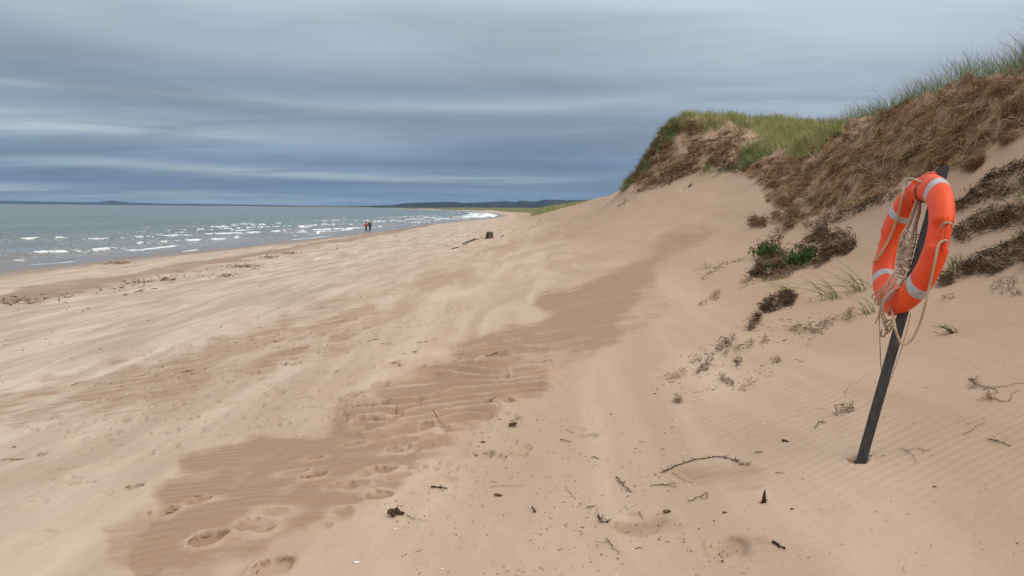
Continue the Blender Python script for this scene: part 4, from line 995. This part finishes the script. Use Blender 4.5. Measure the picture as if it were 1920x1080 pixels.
LIT = [([(1388, 545), (1412, 535), (1460, 515), (1400, 545)], 60, 'dark litter trail below the brush pointing down left'),
       ([(1385, 535), (1400, 520), (1428, 508), (1410, 530)], 150, 'dark litter lump left of the brush foot'),
       ([(1315, 535), (1320, 520), (1360, 495), (1400, 482), (1340, 515)], 170, 'litter line beside the small sparse tuft'),
       ([(1328, 568), (1340, 552), (1356, 548), (1350, 562), (1335, 572)], 170, 'dark compact litter lump in the middle of the pale slope'),
       ([(1310, 575), (1330, 567), (1322, 576)], 40, 'small litter crumb left of the compact lump'),
       ([(1340, 660), (1360, 642), (1385, 632), (1372, 650), (1350, 662)], 240, 'dense litter wisp at the head of the lower litter trail'),
       ([(1236, 722), (1260, 705), (1290, 692), (1275, 708), (1245, 722)], 130, 'lowest thin litter wisp of the trail'),
       ([(1305, 705), (1318, 688), (1332, 680), (1330, 692), (1312, 704)], 150, 'upright dark litter clump in the lower trail'),
       ([(1372, 652), (1420, 638), (1412, 652), (1380, 664)], 110, 'litter wisp right of the dense trail head'),
       ([(1425, 645), (1440, 636), (1436, 645)], 50, 'tiny litter wisp at the right end of the trail'),
       ([(1290, 680), (1340, 664), (1395, 655), (1350, 676), (1300, 688)], 130, 'long faint litter line through the trail'),
       ([(1376, 688), (1384, 678), (1394, 676), (1384, 688)], 80, 'reddish litter clump under the trail'),
       ([(1262, 755), (1268, 748), (1280, 748), (1278, 756)], 90, 'small dark dry clump alone on the open sand'),
       ([(1472, 620), (1490, 612), (1530, 612), (1550, 602), (1590, 590), (1560, 612), (1500, 626), (1478, 626)], 360, 'curly litter band below the arching grass tuft'),
       ([(1520, 628), (1545, 612), (1552, 614), (1532, 630)], 90, 'reddish litter bit under the curly band'),
       ([(1580, 610), (1588, 585), (1600, 580), (1602, 604), (1588, 612)], 150, 'loose root curls just left of the ring bottom'),
       ([(1565, 778), (1580, 768), (1604, 762), (1598, 774), (1572, 780)], 110, 'dry litter clump on smooth sand left of the post'),
       ([(1350, 715), (1358, 708), (1372, 720), (1384, 730), (1366, 722)], 130, 'dark twisted root end on the slope'),
       ([(1386, 734), (1400, 722), (1415, 720), (1396, 734)], 50, 'thin root wisp right of the twisted root end'),
       ([(1446, 680), (1462, 672), (1466, 680), (1450, 684)], 60, 'small curled litter knot on the rippled slope'),
       ([(1846, 548), (1870, 525), (1910, 520), (1900, 545), (1880, 555)], 150, 'loose litter fringe under the right brush ledge'),
       ([(1770, 565), (1785, 552), (1792, 560), (1778, 570)], 60, 'little hanging litter loop under the ledge'),
       ([(1890, 552), (1915, 540), (1925, 548), (1900, 556)], 60, 'litter wisp at the right edge under the ledge'),
       ([(1822, 722), (1830, 718), (1834, 726), (1826, 730)], 60, 'star shaped dry clump at the root strands on the right'),
       ([(1848, 745), (1860, 740), (1866, 750), (1854, 754)], 50, 'second dry clump under the root strands on the right'),
       ([(1124, 358), (1136, 352), (1150, 350), (1140, 360)], 60, 'brown litter at the foot of the isolated headland tuft'),
       ([(1158, 385), (1178, 372), (1180, 376), (1162, 390)], 45, 'dark twig litter on the upper sand slope'),
       ([(1005, 418), (1014, 411), (1016, 413), (1008, 420)], 25, 'left one of two dark litter marks high on the far slope'),
       ([(1031, 416), (1038, 411), (1040, 413), (1033, 417)], 22, 'right one of two dark litter marks high on the far slope'),
       ([(1281, 352), (1294, 344), (1296, 347), (1284, 356)], 60, 'dark litter mark under the headland face'),
       ]
for k, (pl, n, lb) in enumerate(LIT):
    brush('plant_litter', lb, [pl], int(n * .8), 600 + 3 * k, .025, .085, .0042, M_dk if k % 3 else M_root, .05, .65, ang0=PI / 2, tonehi=.85, cat='plant litter', wob=.2, group='clumps of root litter on the dune slope')

# ------------------------------------------------------------------ twigs, sticks, feather, driftwood
def twig(pts, rad, label, name='twig', cat='twig', lift=.006, mat=M_twig, raise_=None, branches=(), group=None, jit=.004, seed=1):
    P = at([p[0] for p in pts], [p[1] for p in pts])
    if raise_ is not None:
        for i, r_ in enumerate(raise_): P[i] = atd(np.array(float(pts[i][0])), np.array(float(pts[i][1])), depth_of(P[raise_.index(0)])) if r_ else P[i]
    P[:, 2] += lift; rr_ = np.random.default_rng(seed)
    S = spline(P, 6); S = S + rr_.normal(size=S.shape) * jit; k = len(S)
    paths = [(S, np.linspace(rad, rad * .45, k))]
    for (i, dx, dy, dz, l_) in branches:
        s0 = S[min(i, k - 1)]; v = unit(np.array([dx, dy, dz], float)); q_ = np.array([s0, s0 + v * l_ * .5 + rr_.normal(size=3) * l_ * .08, s0 + v * l_]); q_[1:, 2] = np.maximum(q_[1:, 2], grid_lookup(GZ, q_[1:, 0], q_[1:, 1]) + .003)
        paths.append((spline(q_, 3), rad * .5))
    o = link(name, tube_mesh(name, paths, 5), mat, label=label, category=cat)
    if group: o['group'] = group
    centre_origin(o, P[0]); return o
def rbr(k, n, l_, seed):
    r_ = random.Random(seed); return [(r_.randrange(k), r_.uniform(-1, 1), r_.uniform(-1, 1), r_.uniform(-.1, .7), l_ * r_.uniform(.4, 1)) for _ in range(n)]
twig([(1243, 888), (1262, 878), (1285, 868), (1312, 862), (1345, 858), (1370, 862), (1392, 872), (1406, 872)], .0032, 'long arched dry root with rough dark crust lying on the mid sand', 'dry_root', 'root', branches=rbr(42, 46, .035, 1), mat=M_dk, jit=.003)
twig([(1218, 914), (1240, 910), (1266, 916)], .0022, 'forked pale twig with a white shell end left of the arched root', branches=[(2, 1, .15, .05, .12), (6, 1, -.1, 0, .08)])
twig([(1290, 943), (1302, 938), (1315, 930), (1325, 926), (1326, 934), (1312, 936)], .002, 'thin wavy black root below the arched root', 'dry_root', 'root', mat=M_dk)
twig([(1260, 888), (1280, 900), (1298, 908)], .0018, 'short straight twig hanging under the arched root')
twig([(1122, 968), (1128, 978), (1138, 980), (1144, 976)], .0035, 'small dark curled root in the lower middle', 'dry_root', 'root', mat=M_dk, branches=rbr(16, 8, .04, 4))
twig([(1137, 1012), (1148, 1025), (1160, 1040)], .0022, 'slanting dry twig near the bottom middle', branches=[(3, -1, -.2, .1, .07)])
twig([(1155, 896), (1168, 908), (1178, 920), (1186, 925)], .0028, 'knotty brown root with curled ends', 'dry_root', 'root', branches=rbr(18, 10, .035, 5))
twig([(812, 770), (822, 787), (833, 802)], .0032, 'dark stick poking up from the dark rippled sand', 'stick', 'stick', raise_=[1, 1, 0], branches=[(16, 1, 0, .3, .05), (15, -1, .2, .1, .05)], mat=M_dk)
twig([(808, 915), (825, 915), (838, 918)], .005, 'short thick dark stick lying flat near the dry sand edge', 'stick', 'stick', mat=M_dk)
twig([(762, 968), (776, 974), (790, 976)], .0015, 'hair thin twig right of the driftwood knot', branches=rbr(10, 4, .03, 8))
twig([(1425, 945), (1432, 944), (1437, 938)], .0015, 'tiny curled fibre at the foot of the feather', mat=M_dk)
twig([(1467, 828), (1479, 829)], .007, 'short stubby brown stick on smooth sand', 'stick', 'stick', mat=M_dk)
twig([(1416, 851), (1432, 848)], .0035, 'small flat brown splinter on smooth sand', 'stick', 'stick')
twig([(1454, 889), (1472, 888)], .002, 'thin short twig above the feather')
twig([(1584, 740), (1596, 722), (1614, 712), (1624, 700)], .0012, 'thin straw rising from the litter clump left of the post', raise_=[0, 0, 1, 1])
twig([(1530, 805), (1534, 796), (1540, 792), (1548, 795)], .0022, 'small crooked root bit left of the post', 'dry_root', 'root', mat=M_dk, branches=rbr(14, 6, .03, 11))
twig([(1690, 843), (1702, 848), (1712, 858), (1718, 870)], .0014, 'thin bent twig on smooth sand right of the post foot', branches=[(4, -1, .2, .1, .05), (5, 1, .3, .2, .05), (6, .5, .6, .2, .05)])
twig([(1722, 843), (1732, 846), (1740, 846)], .0018, 'tiny wavy twig right of the bent twig')
twig([(1852, 826), (1870, 829), (1884, 834), (1895, 838)], .0026, 'dark wavy twig near the right edge', branches=rbr(14, 5, .03, 12), mat=M_dk)
twig([(1808, 818), (1826, 806), (1846, 790)], .0014, 'thin straight straw near the right edge')
twig([(1828, 722), (1850, 727), (1880, 726), (1905, 721), (1960, 714)], .002, 'long thin root strand running off the right edge', 'dry_root', 'root')
twig([(1845, 733), (1852, 729), (1865, 731), (1872, 739)], .0024, 'small arched root under the long strand', 'dry_root', 'root', mat=M_dk)
twig([(1862, 748), (1880, 754), (1892, 752), (1900, 738), (1915, 732)], .0018, 'root strand bending up to the right edge', 'dry_root', 'root')
twig([(1450, 1019), (1460, 1024), (1470, 1031)], .006, 'dark crust edged stick at the footprint bottom right', 'stick', 'stick', mat=M_dk)
twig([(1585, 862), (1600, 866), (1612, 868)], .0015, 'fine straw at the foot of the post')
twig([(1622, 858), (1628, 854), (1632, 858)], .003, 'small dark curl against the right of the post foot', mat=M_dk, branches=rbr(8, 6, .025, 14))
twig([(1350, 1040), (1356, 1056), (1362, 1040)], .0018, 'bent black twig at the bottom right of the middle', mat=M_dk)
twig([(1112, 858), (1124, 862)], .0035, 'small flat light brown splinter on the mid sand', 'stick', 'stick')
twig([(1050, 826), (1072, 829)], .003, 'flat dark splinter beside the low dimple', 'stick', 'stick')
twig([(1200, 962), (1205, 975)], .002, 'short upright twig left of the round dimple', mat=M_dk)
twig([(998, 952), (1004, 962), (998, 956)], .003, 'small bent root chip in the lower middle', mat=M_dk)
twig([(1100, 955), (1118, 949)], .003, 'short pale stick left of the curled root', 'stick', 'stick')
twig([(1060, 918), (1072, 928), (1078, 938)], .0014, 'thin forked straw in the lower middle', branches=[(8, -.6, -.2, .1, .05)])
twig([(920, 915), (985, 911)], .0012, 'very thin long straw lying level in the middle')

# driftwood knot, seaweed, feather
def blob(c, r, seed, sub=2, squash=(1, 1, 1), amp=.35, fr=3.0):
    import bmesh
    bm = bmesh.new(); bmesh.ops.create_icosphere(bm, subdivisions=sub, radius=1)
    co = np.array([v.co for v in bm.verts]); nn = fbm(co[:, 0] * fr + seed, co[:, 1] * fr + co[:, 2] * fr * 1.3, 3, seed)
    co = co * (1 + (nn - .5) * 2 * amp)[:, None] * np.array(squash) * r + c
    F = [tuple(v.index for v in f.verts) for f in bm.faces]; bm.free(); return co, F
def blobs_mesh(name, lst):
    V, F = [], []
    for co, f in lst: b = len(V); V += [tuple(c) for c in co]; F += [tuple(i + b for i in t) for t in f]
    me = bpy.data.meshes.new(name); me.from_pydata(V, [], F); me.update(); attach(me, 'tone', RNG.random(len(V)) * .8); return me
c0 = at(742, 966)[0]
dk = thing('driftwood_knot', 'charred looking dark driftwood knot on pale sand at the lower left middle', 'driftwood', c0)
child('knot', blobs_mesh('knot', [blob(c0 + np.array([-.022, 0, .018]), .022, 1, squash=(1, .8, .9)), blob(c0 + np.array([.0, .004, .022]), .018, 2, squash=(1.2, .8, .8)), blob(c0 + np.array([.026, -.004, .014]), .014, 3, squash=(1.5, .8, .8)), blob(c0 + np.array([-.012, -.01, .008]), .012, 4)]), M_dk, dk)
child('snag', tube_mesh('snag', [(np.array([c0 + [.0, 0, .03], c0 + [.008, 0, .045], c0 + [.016, 0, .06]]), np.array([.005, .003, .001]))], 6), M_dk, dk)
def scrap(px, py, r, label, seed, name='seaweed_scrap', cat='seaweed', sq=(1.6, .9, .7)):
    c = at(px, py)[0]; b = [blob(c + np.array([random.Random(seed + i).uniform(-1, 1) * r, random.Random(seed + i + 9).uniform(-1, 1) * r * .5, r * .4]), r * (.6 + .2 * i % 3 * .2), seed + i, squash=sq, amp=.5) for i in range(3)]
    o = link(name, blobs_mesh(name, b), M_dk, label=label, category=cat); centre_origin(o, c); return o
scrap(965, 797, .022, 'black seaweed scrap in the footprints of the middle', 31)
scrap(936, 930, .014, 'reddish brown seaweed scrap right of the driftwood knot', 41)
scrap(1358, 962, .008, 'small round brown pellet below the arched root', 51, 'pellet', 'pellet', (1, 1, .8))
scrap(1484, 955, .007, 'small dark pellet right of the feather', 61, 'pellet', 'pellet', (1, 1, .7))
scrap(908, 830, .012, 'little dark scrap below the middle footprints', 71)
scrap(1252, 960, .014, 'brown crumbly plant scrap in the lower middle', 81)
scrap(1752, 913, .006, 'tiny dark pellet on smooth sand right of the post', 91, 'pellet', 'pellet', (1.3, 1, .7))
# feather: stands upright in the sand
fc = at(1428, 944)[0]; fd_ = depth_of(fc); ft = thing('feather', 'black feather with a reddish shaft standing upright in the sand', 'feather', fc)
shaft = np.array([atd(np.array(1427.), np.array(947.), fd_), atd(np.array(1430.), np.array(932.), fd_), atd(np.array(1433.), np.array(919.), fd_)])
M_fe, N, B = mat_new('black_feather'); B.inputs['Base Color'].default_value = (.010, .011, .011, 1); B.inputs['Roughness'].default_value = .5
M_sh, N, B = mat_new('red_shaft'); B.inputs['Base Color'].default_value = (.30, .035, .025, 1); B.inputs['Roughness'].default_value = .5
child('shaft', tube_mesh('shaft', [(spline(shaft, 5), np.linspace(.0028, .001, 11))], 6), M_sh, ft)
V, F = [], []; ss = spline(shaft, 12); up_ = unit(ss[-1] - ss[0])
for i in range(3, len(ss), 2):
    t = i / (len(ss) - 1); wdt = .026 * (1 - t * .85); b0 = len(V); p = ss[i]
    tip = p + _R * wdt + up_ * .008 - _F * .003; lo_ = ss[max(0, i - 3)]
    V += [tuple(lo_ + _F * .0006), tuple(p + _F * .0006), tuple(tip), tuple(lo_ + _R * wdt * .75 + up_ * .002), tuple(lo_ - _F * .0009), tuple(p - _F * .0009), tuple(tip - _F * .0008), tuple(lo_ + _R * wdt * .75 + up_ * .002 - _F * .0008)]
    F += [(b0, b0 + 1, b0 + 2, b0 + 3), (b0 + 7, b0 + 6, b0 + 5, b0 + 4), (b0 + 2, b0 + 1, b0 + 5, b0 + 6), (b0 + 3, b0 + 2, b0 + 6, b0 + 7), (b0, b0 + 3, b0 + 7, b0 + 4)]
    if t < .8:
        b0 = len(V); tl_ = p - _R * .006 * (1 - t) + up_ * .004
        V += [tuple(lo_), tuple(p), tuple(tl_)]; F += [(b0, b0 + 1, b0 + 2)]
me = bpy.data.meshes.new('vane'); me.from_pydata(V, [], F); me.update(); child('vane', me, M_fe, ft)
# shells
M_shell, N, B = mat_new('white_shell'); B.inputs['Base Color'].default_value = (.82, .80, .76, 1); B.inputs['Roughness'].default_value = .5
def shell(px, py, r, label, seed):
    c = at(px, py)[0]; co, F = blob(c + np.array([0, 0, r * .3]), r, seed, squash=(1.6, .8, .45), amp=.25); me = bpy.data.meshes.new('shell'); me.from_pydata([tuple(v) for v in co], [], F); me.update()
    o = link('shell', me, M_shell, label=label, category='shell'); centre_origin(o, c)
shell(668, 1055, .0085, 'longest white shell fragment near the bottom edge', 1); shell(741, 992, .005, 'white shell speck under the driftwood knot', 2)
shell(1220, 912, .005, 'white shell speck at the end of the forked twig', 3); shell(1281, 850, .005, 'white shell speck above the arched root', 4); shell(1431, 794, .005, 'white shell speck high on the smooth sand', 5); shell(829, 1067, .004, 'white shell speck near the bottom middle', 6)

# small fragments nobody would count: crumbs of root and bark over the sand
rg = np.random.default_rng(701)
def crumbs(poly, n, seed, lmin, lmax, w, name, label, mat=M_dk):
    P, _ = scatter([poly], n, seed, amp=20, extra=patchy(60, .42, seed + 1)); r2 = np.random.default_rng(seed + 2); m_ = len(P)
    nr, dn = gnormal(P[:, 0], P[:, 1]); D = unit(np.cross(nr, r2.normal(size=(m_, 3)))); L = r2.uniform(lmin, lmax, m_) * (1 + 1.5 * (r2.random(m_) > .9)) * np.clip(np.hypot(P[:, 0], P[:, 1]) / 6, .8, 6)
    link(name, ribbons(name, P + nr * .003, D, L, w * r2.uniform(.5, 1.6, m_) * np.clip(np.hypot(P[:, 0], P[:, 1]) / 6, .8, 6), nr * r2.uniform(-.1, .3, m_)[:, None], 3, .12, r2.random(m_) * .8, seed), mat, kind='stuff', label=label)
crumbs([(700, 880), (1000, 780), (1200, 760), (1300, 800), (1250, 860), (1330, 960), (1420, 1080), (760, 1080)], 420, 711, .006, .03, .004, 'root_crumbs', 'scattered dark crumbs of root and bark on the foreground sand')
crumbs([(1200, 740), (1330, 630), (1460, 560), (1560, 600), (1470, 700), (1350, 740)], 220, 721, .012, .05, .004, 'root_crumbs', 'scattered root crumbs around the litter trail on the slope')
crumbs([(1300, 800), (1920, 640), (1920, 1080), (1420, 1080)], 90, 731, .006, .025, .003, 'root_crumbs', 'sparse dark crumbs on the smooth sand round the post')
crumbs([(0, 590), (300, 545), (620, 490), (700, 470), (760, 560), (560, 680), (200, 780), (0, 880)], 150, 741, .006, .02, .006, 'wrack_crumbs', 'small dark wrack crumbs on the trodden upper beach')
crumbs([(0, 560), (200, 530), (420, 495), (640, 448), (760, 432), (760, 442), (640, 468), (420, 515), (200, 560), (0, 585)], 260, 751, .012, .045, .008, 'wrack_crumbs', 'dark wrack fragments along the drift line', M_root)

# broken damp crust along the edges of the prints
M_crust, N, B = mat_new('damp_sand_crust'); pos = N.n('ShaderNodeNewGeometry').outputs['Position']
N.put(B.inputs['Base Color'], N.mix(N.rng(N.noise(pos, 60, 3), .35, .65), (.13, .070, .038), (.27, .165, .10))); B.inputs['Roughness'].default_value = .95
r3 = random.Random(77); paths = []
for (px_, py_, a_, b_, tr, dep), c in list(zip(FOOT, fp)):
    if dep < .038: continue
    t0_ = math.radians(tr); ca, sa_ = math.cos(t0_), math.sin(t0_); sc2 = np.clip(np.hypot(c[0], c[1]) / 6, .8, 4)
    for k in range(r3.randint(1, 3)):
        rc_ = r3.uniform(.72, .96); a0 = r3.uniform(.1, 2.9); ln_ = r3.uniform(.25, .8); pts = []
        for u in np.linspace(a0, a0 + ln_, 6):
            rr_ = rc_ + r3.uniform(-.025, .025); ex, ey = a_ * .66 * rr_ * math.cos(u), b_ * .92 * 1.25 * rr_ * math.sin(u)
            x_, y_ = c[0] + ex * ca - ey * sa_, c[1] + ex * sa_ + ey * ca
            pts.append((x_, y_, grid_lookup(GZ, np.array([x_]), np.array([y_]))[0] + .003))
        paths.append((np.array(pts), np.array([.0008, .0028, .004, .0035, .002, .0008]) * r3.uniform(.5, 1.4) * sc2 ** .5))
link('print_crust', tube_mesh('print_crust', paths, 5), M_crust, kind='stuff', label='broken damp sand crust along the footprint edges')

# drift-line and far pieces that can be picked out
def wrackclump(px, py, L_, n, label, seed, mat=M_root):
    c = at(px, py)[0]; r2 = np.random.default_rng(seed); P = np.repeat(c[None], n, 0); P[:, 0] += r2.normal(size=n) * L_ * .5; P[:, 1] += r2.normal(size=n) * L_ * .5
    P[:, 2] = grid_lookup(GZ, P[:, 0], P[:, 1]) + r2.random(n) * .12; D = unit(np.stack([r2.normal(size=n), r2.normal(size=n) * .5, r2.uniform(0, .5, n)], 1))
    o = link('wrack_clump', ribbons('wrack_clump', P, D, r2.uniform(.12, .4, n), np.full(n, .04), np.array([0, 0, -.3]) * np.ones((n, 1)), 3, .1, r2.random(n) * .9, seed), mat, label=label, category='wrack', group='clumps of wrack on the beach'); centre_origin(o, c)
for k, (a, b, l_, n, lb) in enumerate([(225, 495, .8, 120, 'brown wrack clump alone on the flat beach near the water, left'), (455, 501, 1.0, 90, 'orange brown wrack clump on the drift line in the left middle'), (426, 519, .5, 40, 'small dark wrack clump just above the drift line'),
    (506, 483, .6, 40, 'greenish wrack clump on the beach right of the orange clump'), (256, 531, .6, 40, 'dark wrack lump on the left drift line'), (312, 526, .6, 40, 'dark wrack lump right of the left drift line lump'), (547, 476, .8, 50, 'brown wrack patch on the beach in the middle distance'), (40, 568, .9, 50, 'dark wrack strip at the left edge of the drift line'), (750, 436, 1.6, 40, 'thin dark wrack mark near the two walkers')]):
    wrackclump(a, b, l_, n, lb, 800 + k)
# stump and driftwood on the far slope
M_bark, N, B = mat_new('grey_bark'); pos = N.n('ShaderNodeTexCoord').outputs['Object']
N.put(B.inputs['Base Color'], N.mix(N.rng(N.noise(N.scale(pos, (6, 6, 1.5)), 2, 5, .7), .4, .62), (.022, .020, .014), (.12, .10, .065))); B.inputs['Roughness'].default_value = .9
sp = at(918, 447)[0]; stp = thing('tree_stump', 'square dark tree stump standing on the distant sand slope', 'stump', sp)
sc_ = depth_of(sp) / FPX
V, F = [], []; nS = 14; r2 = random.Random(4)
for i, (hz, rr_) in enumerate(((-.5, .62), (0, .56), (3, .5), (8, .47), (11.6, .42), (12.2, .25))):
    for s_ in range(nS):
        th = 2 * PI * s_ / nS; q_ = (abs(math.cos(th)) ** 4 + abs(math.sin(th)) ** 4) ** -.25
        rj = rr_ * q_ * (1 + .12 * math.sin(5 * th) + r2.uniform(-.07, .07)) * 12.5 * sc_
        V.append(tuple(sp + np.array([rj * math.cos(th + .4), rj * math.sin(th + .4), (hz + r2.uniform(-.4, .4)) * sc_])))
for i in range(5):
    for s_ in range(nS): F.append((i * nS + s_, i * nS + (s_ + 1) % nS, (i + 1) * nS + (s_ + 1) % nS, (i + 1) * nS + s_))
F.append(tuple(5 * nS + s_ for s_ in range(nS)))
me = bpy.data.meshes.new('trunk'); me.from_pydata(V, [], F); me.update(); child('trunk', me, M_bark, stp)
rts = [(np.array([sp + np.array([dx * 3, dy * 3, 3]) * sc_, sp + np.array([dx * 7, dy * 7, 1.0]) * sc_, sp + np.array([dx * 10, dy * 10, -1.0]) * sc_]), np.array([1.4, 1.0, .4]) * sc_) for dx, dy in ((-1, -.3), (.8, -.5), (-.2, 1))]
child('root', tube_mesh('root', rts, 6), M_bark, stp)
def drift(pts, w_px, label, seed):
    P = at([p[0] for p in pts], [p[1] for p in pts]); s_ = depth_of(P[0]) / FPX; P[:, 2] += w_px * s_ * .3; r2 = np.random.default_rng(seed); S = spline(P, 5); S += r2.normal(size=S.shape) * w_px * s_ * .12
    paths = [(S, w_px * s_ * .5 * np.interp(np.linspace(0, 1, len(S)), [0, .25, .7, 1], [.35, 1, .9, .3]))]
    for k in range(3): i = r2.integers(2, len(S) - 2); paths.append((np.array([S[i], S[i] + (S[i] - S[i - 2]) * 1.2 + [0, 0, w_px * s_ * .6]]), np.array([.3, .1]) * w_px * s_))
    o = link('driftwood', tube_mesh('driftwood', paths, 7), M_bark, label=label, category='driftwood'); centre_origin(o, P[0])
drift([(868, 459), (880, 454), (895, 449)], 4.5, 'largest dark driftwood log left of the stump', 1)
drift([(897, 449), (905, 445)], 2, 'small driftwood end between the log and the stump', 2)
drift([(870, 459.5), (876, 456)], 2, 'short driftwood branch at the lower end of the log', 3)
drift([(847, 468), (853, 466), (862, 464)], 2.5, 'thin driftwood stick lower left of the log', 4)
drift([(938, 446), (944, 441)], 1.6, 'little driftwood stick right of the stump', 5)

# ------------------------------------------------------------------ the two walkers
def skin(name, verts, edges, radii, mat, root, k):
    me = bpy.data.meshes.new(name); me.from_pydata([tuple(np.array(v) * k) for v in verts], edges, [])
    me.skin_vertices.new(name='') if hasattr(me.skin_vertices, 'new') else None
    o = link(name, me, mat); o.parent = root
    md = o.modifiers.new('skin', 'SKIN')
    for i, r_ in enumerate(radii): sv = me.skin_vertices[0].data[i]; sv.radius = (r_[0] * k, r_[1] * k); sv.use_root = (i == 0)
    s2 = o.modifiers.new('sub', 'SUBSURF'); s2.levels = 1; s2.render_levels = 2
    return o
def cloth(name, col):
    mt, N, B = mat_new(name); pos = N.n('ShaderNodeTexCoord').outputs['Object']
    N.put(B.inputs['Base Color'], N.mix(N.rng(N.noise(pos, 9, 3), .3, .7), tuple(c * .8 for c in col), col)); B.inputs['Roughness'].default_value = .9; return mt
M_skin = cloth('skin_tone', (.45, .27, .19)); M_hair = cloth('dark_hair', (.02, .014, .012))
def walker(px, py, hpx, label, jac, tro, seed, stride):
    p = at(px, py)[0]; H = hpx * depth_of(p) / FPX; k = H / 1.75
    root = thing('person', label, 'person', p)
    s = stride
    bodyv = [(0, 0, .98), (0, 0, 1.2), (0, -.01, 1.42), (0, 0, 1.50), (0, .01, 1.60), (0, .015, 1.68), (.1, 0, .92), (.1, .1 * s, .5), (.1, .02 * s, .09), (.1, .16 * s, .03), (-.1, 0, .92), (-.1, -.02 * s, .5), (-.1, -.22 * s, .1), (-.1, -.1 * s, .03),
             (.19, 0, 1.40), (.25, -.04, 1.14), (.24, .04, .9), (.24, .07, .82), (-.19, 0, 1.40), (-.25, .04, 1.14), (-.24, .1, .9), (-.24, .13, .82)]
    e = [(0, 1), (1, 2), (2, 3), (3, 4), (4, 5), (0, 6), (6, 7), (7, 8), (8, 9), (0, 10), (10, 11), (11, 12), (12, 13), (2, 14), (14, 15), (15, 16), (16, 17), (2, 18), (18, 19), (19, 20), (20, 21)]
    r = [(.13, .09), (.13, .09), (.12, .09), (.055, .055), (.085, .095), (.07, .075), (.08, .08), (.055, .055), (.04, .04), (.04, .03), (.08, .08), (.055, .055), (.04, .04), (.04, .03),
         (.055, .055), (.042, .042), (.03, .03), (.025, .03), (.055, .055), (.042, .042), (.03, .03), (.025, .03)]
    skin('body', bodyv, e, r, M_skin, root, k)
    skin('jacket', [(0, 0, .93), (0, 0, 1.15), (0, -.01, 1.40), (0, 0, 1.48), (.2, 0, 1.39), (.27, -.04, 1.13), (.25, .04, .92), (-.2, 0, 1.39), (-.27, .04, 1.13), (-.25, .1, .92)], [(0, 1), (1, 2), (2, 3), (2, 4), (4, 5), (5, 6), (2, 7), (7, 8), (8, 9)],
         [(.175, .13), (.17, .13), (.17, .12), (.08, .08), (.075, .075), (.062, .062), (.05, .05), (.075, .075), (.062, .062), (.05, .05)], jac, root, k)
    skin('trousers', [(0, 0, .97), (.09, 0, .9), (.1, .1 * s, .5), (.1, .02 * s, .12), (-.09, 0, .9), (-.1, -.02 * s, .5), (-.1, -.22 * s, .13)], [(0, 1), (1, 2), (2, 3), (0, 4), (4, 5), (5, 6)],
         [(.15, .12), (.1, .1), (.08, .08), (.065, .065), (.1, .1), (.08, .08), (.065, .065)], tro, root, k)
    skin('hair', [(0, -.02, 1.58), (0, -.01, 1.70)], [(0, 1)], [(.095, .095), (.082, .085)], M_hair, root, k)
    skin('shoe', [(.1, .0, .05), (.1, .16 * s, .04)], [(0, 1)], [(.055, .05), (.045, .035)], M_hair, root, k)
    skin('shoe', [(-.1, -.24 * s, .07), (-.1, -.08 * s, .04)], [(0, 1)], [(.055, .05), (.045, .035)], M_hair, root, k)
    root.rotation_euler = (0, 0, math.radians(4))
walker(686.5, 435.2, 19.5, 'person in a bright red jacket and dark trousers walking by the water', cloth('red_jacket', (.62, .02, .05)), cloth('black_trousers', (.012, .014, .018)), 1, 1)
walker(693.5, 434.6, 20.6, 'taller person all in dark navy walking beside the red jacket', cloth('navy_jacket', (.012, .018, .032)), cloth('navy_trousers', (.012, .016, .034)), 2, -1)

# ------------------------------------------------------------------ slim masts on the far shore
M_mast, N, B = mat_new('pale_mast'); B.inputs['Base Color'].default_value = (.45, .48, .5, 1)
for k, (px_, y0, y1, lb) in enumerate([(1039, 388, 361, 'tallest slim pale mast before the hills'), (1044, 388, 377, 'short slim mast just right of the tallest mast'), (1062, 386, 376, 'slim mast nearest the grassy dune'), (928, 391, 384, 'slim mast in front of the middle of the hills'), (887, 391, 385, 'leftmost slim mast above the surf')]):
    dp_ = 1500.; a = atd(np.array(float(px_)), np.array(float(y0)), dp_); b = atd(np.array(float(px_)), np.array(float(y1)), dp_); a[2] = 0; g0 = grid_lookup(GZ, a[:1], a[1:2])[0]; a[2] = g0 - .5; b[0], b[1] = a[0], a[1]
    o = thing('mast', lb, 'mast', (a[0], a[1], g0), 'masts on the far shore')
    child('pole', tube_mesh('pole', [(np.array([a, (a + b) / 2, b]), np.array([.28, .2, .1]))], 6), M_mast, o)
    child('antenna', tube_mesh('antenna', [(np.array([b + [-.8, 0, -1.0], b + [.8, 0, -1.0]]), .08), (np.array([b + [-.5, 0, -2.2], b + [.5, 0, -2.2]]), .08)], 5), M_mast, o)

# ------------------------------------------------------------------ the air
HZ = (-6000., 9000., -40., 11500., -14., 72.)
if True:
    x0, x1, y0, y1, z0, z1 = HZ
    V = [(x, y, z) for z in (z0, z1) for y in (y0, y1) for x in (x0, x1)]
    F = [(0, 2, 3, 1), (4, 5, 7, 6), (0, 1, 5, 4), (2, 6, 7, 3), (0, 4, 6, 2), (1, 3, 7, 5)]
    me = bpy.data.meshes.new('haze'); me.from_pydata(V, [], F); me.update()
    mt = bpy.data.materials.new('haze'); mt.use_nodes = True; mt.node_tree.nodes.clear(); N = NT(mt.node_tree)
    v = N.n('ShaderNodeVolumePrincipled'); v.inputs['Color'].default_value = (.50, .70, 1.0, 1); v.inputs['Density'].default_value = 4.0e-5
    o = N.n('ShaderNodeOutputMaterial'); N.l.new(v.outputs[0], o.inputs['Volume'])
    link('haze', me, mt, kind='stuff', label='thin blue grey sea haze')
    SC.cycles.volume_bounces = 0
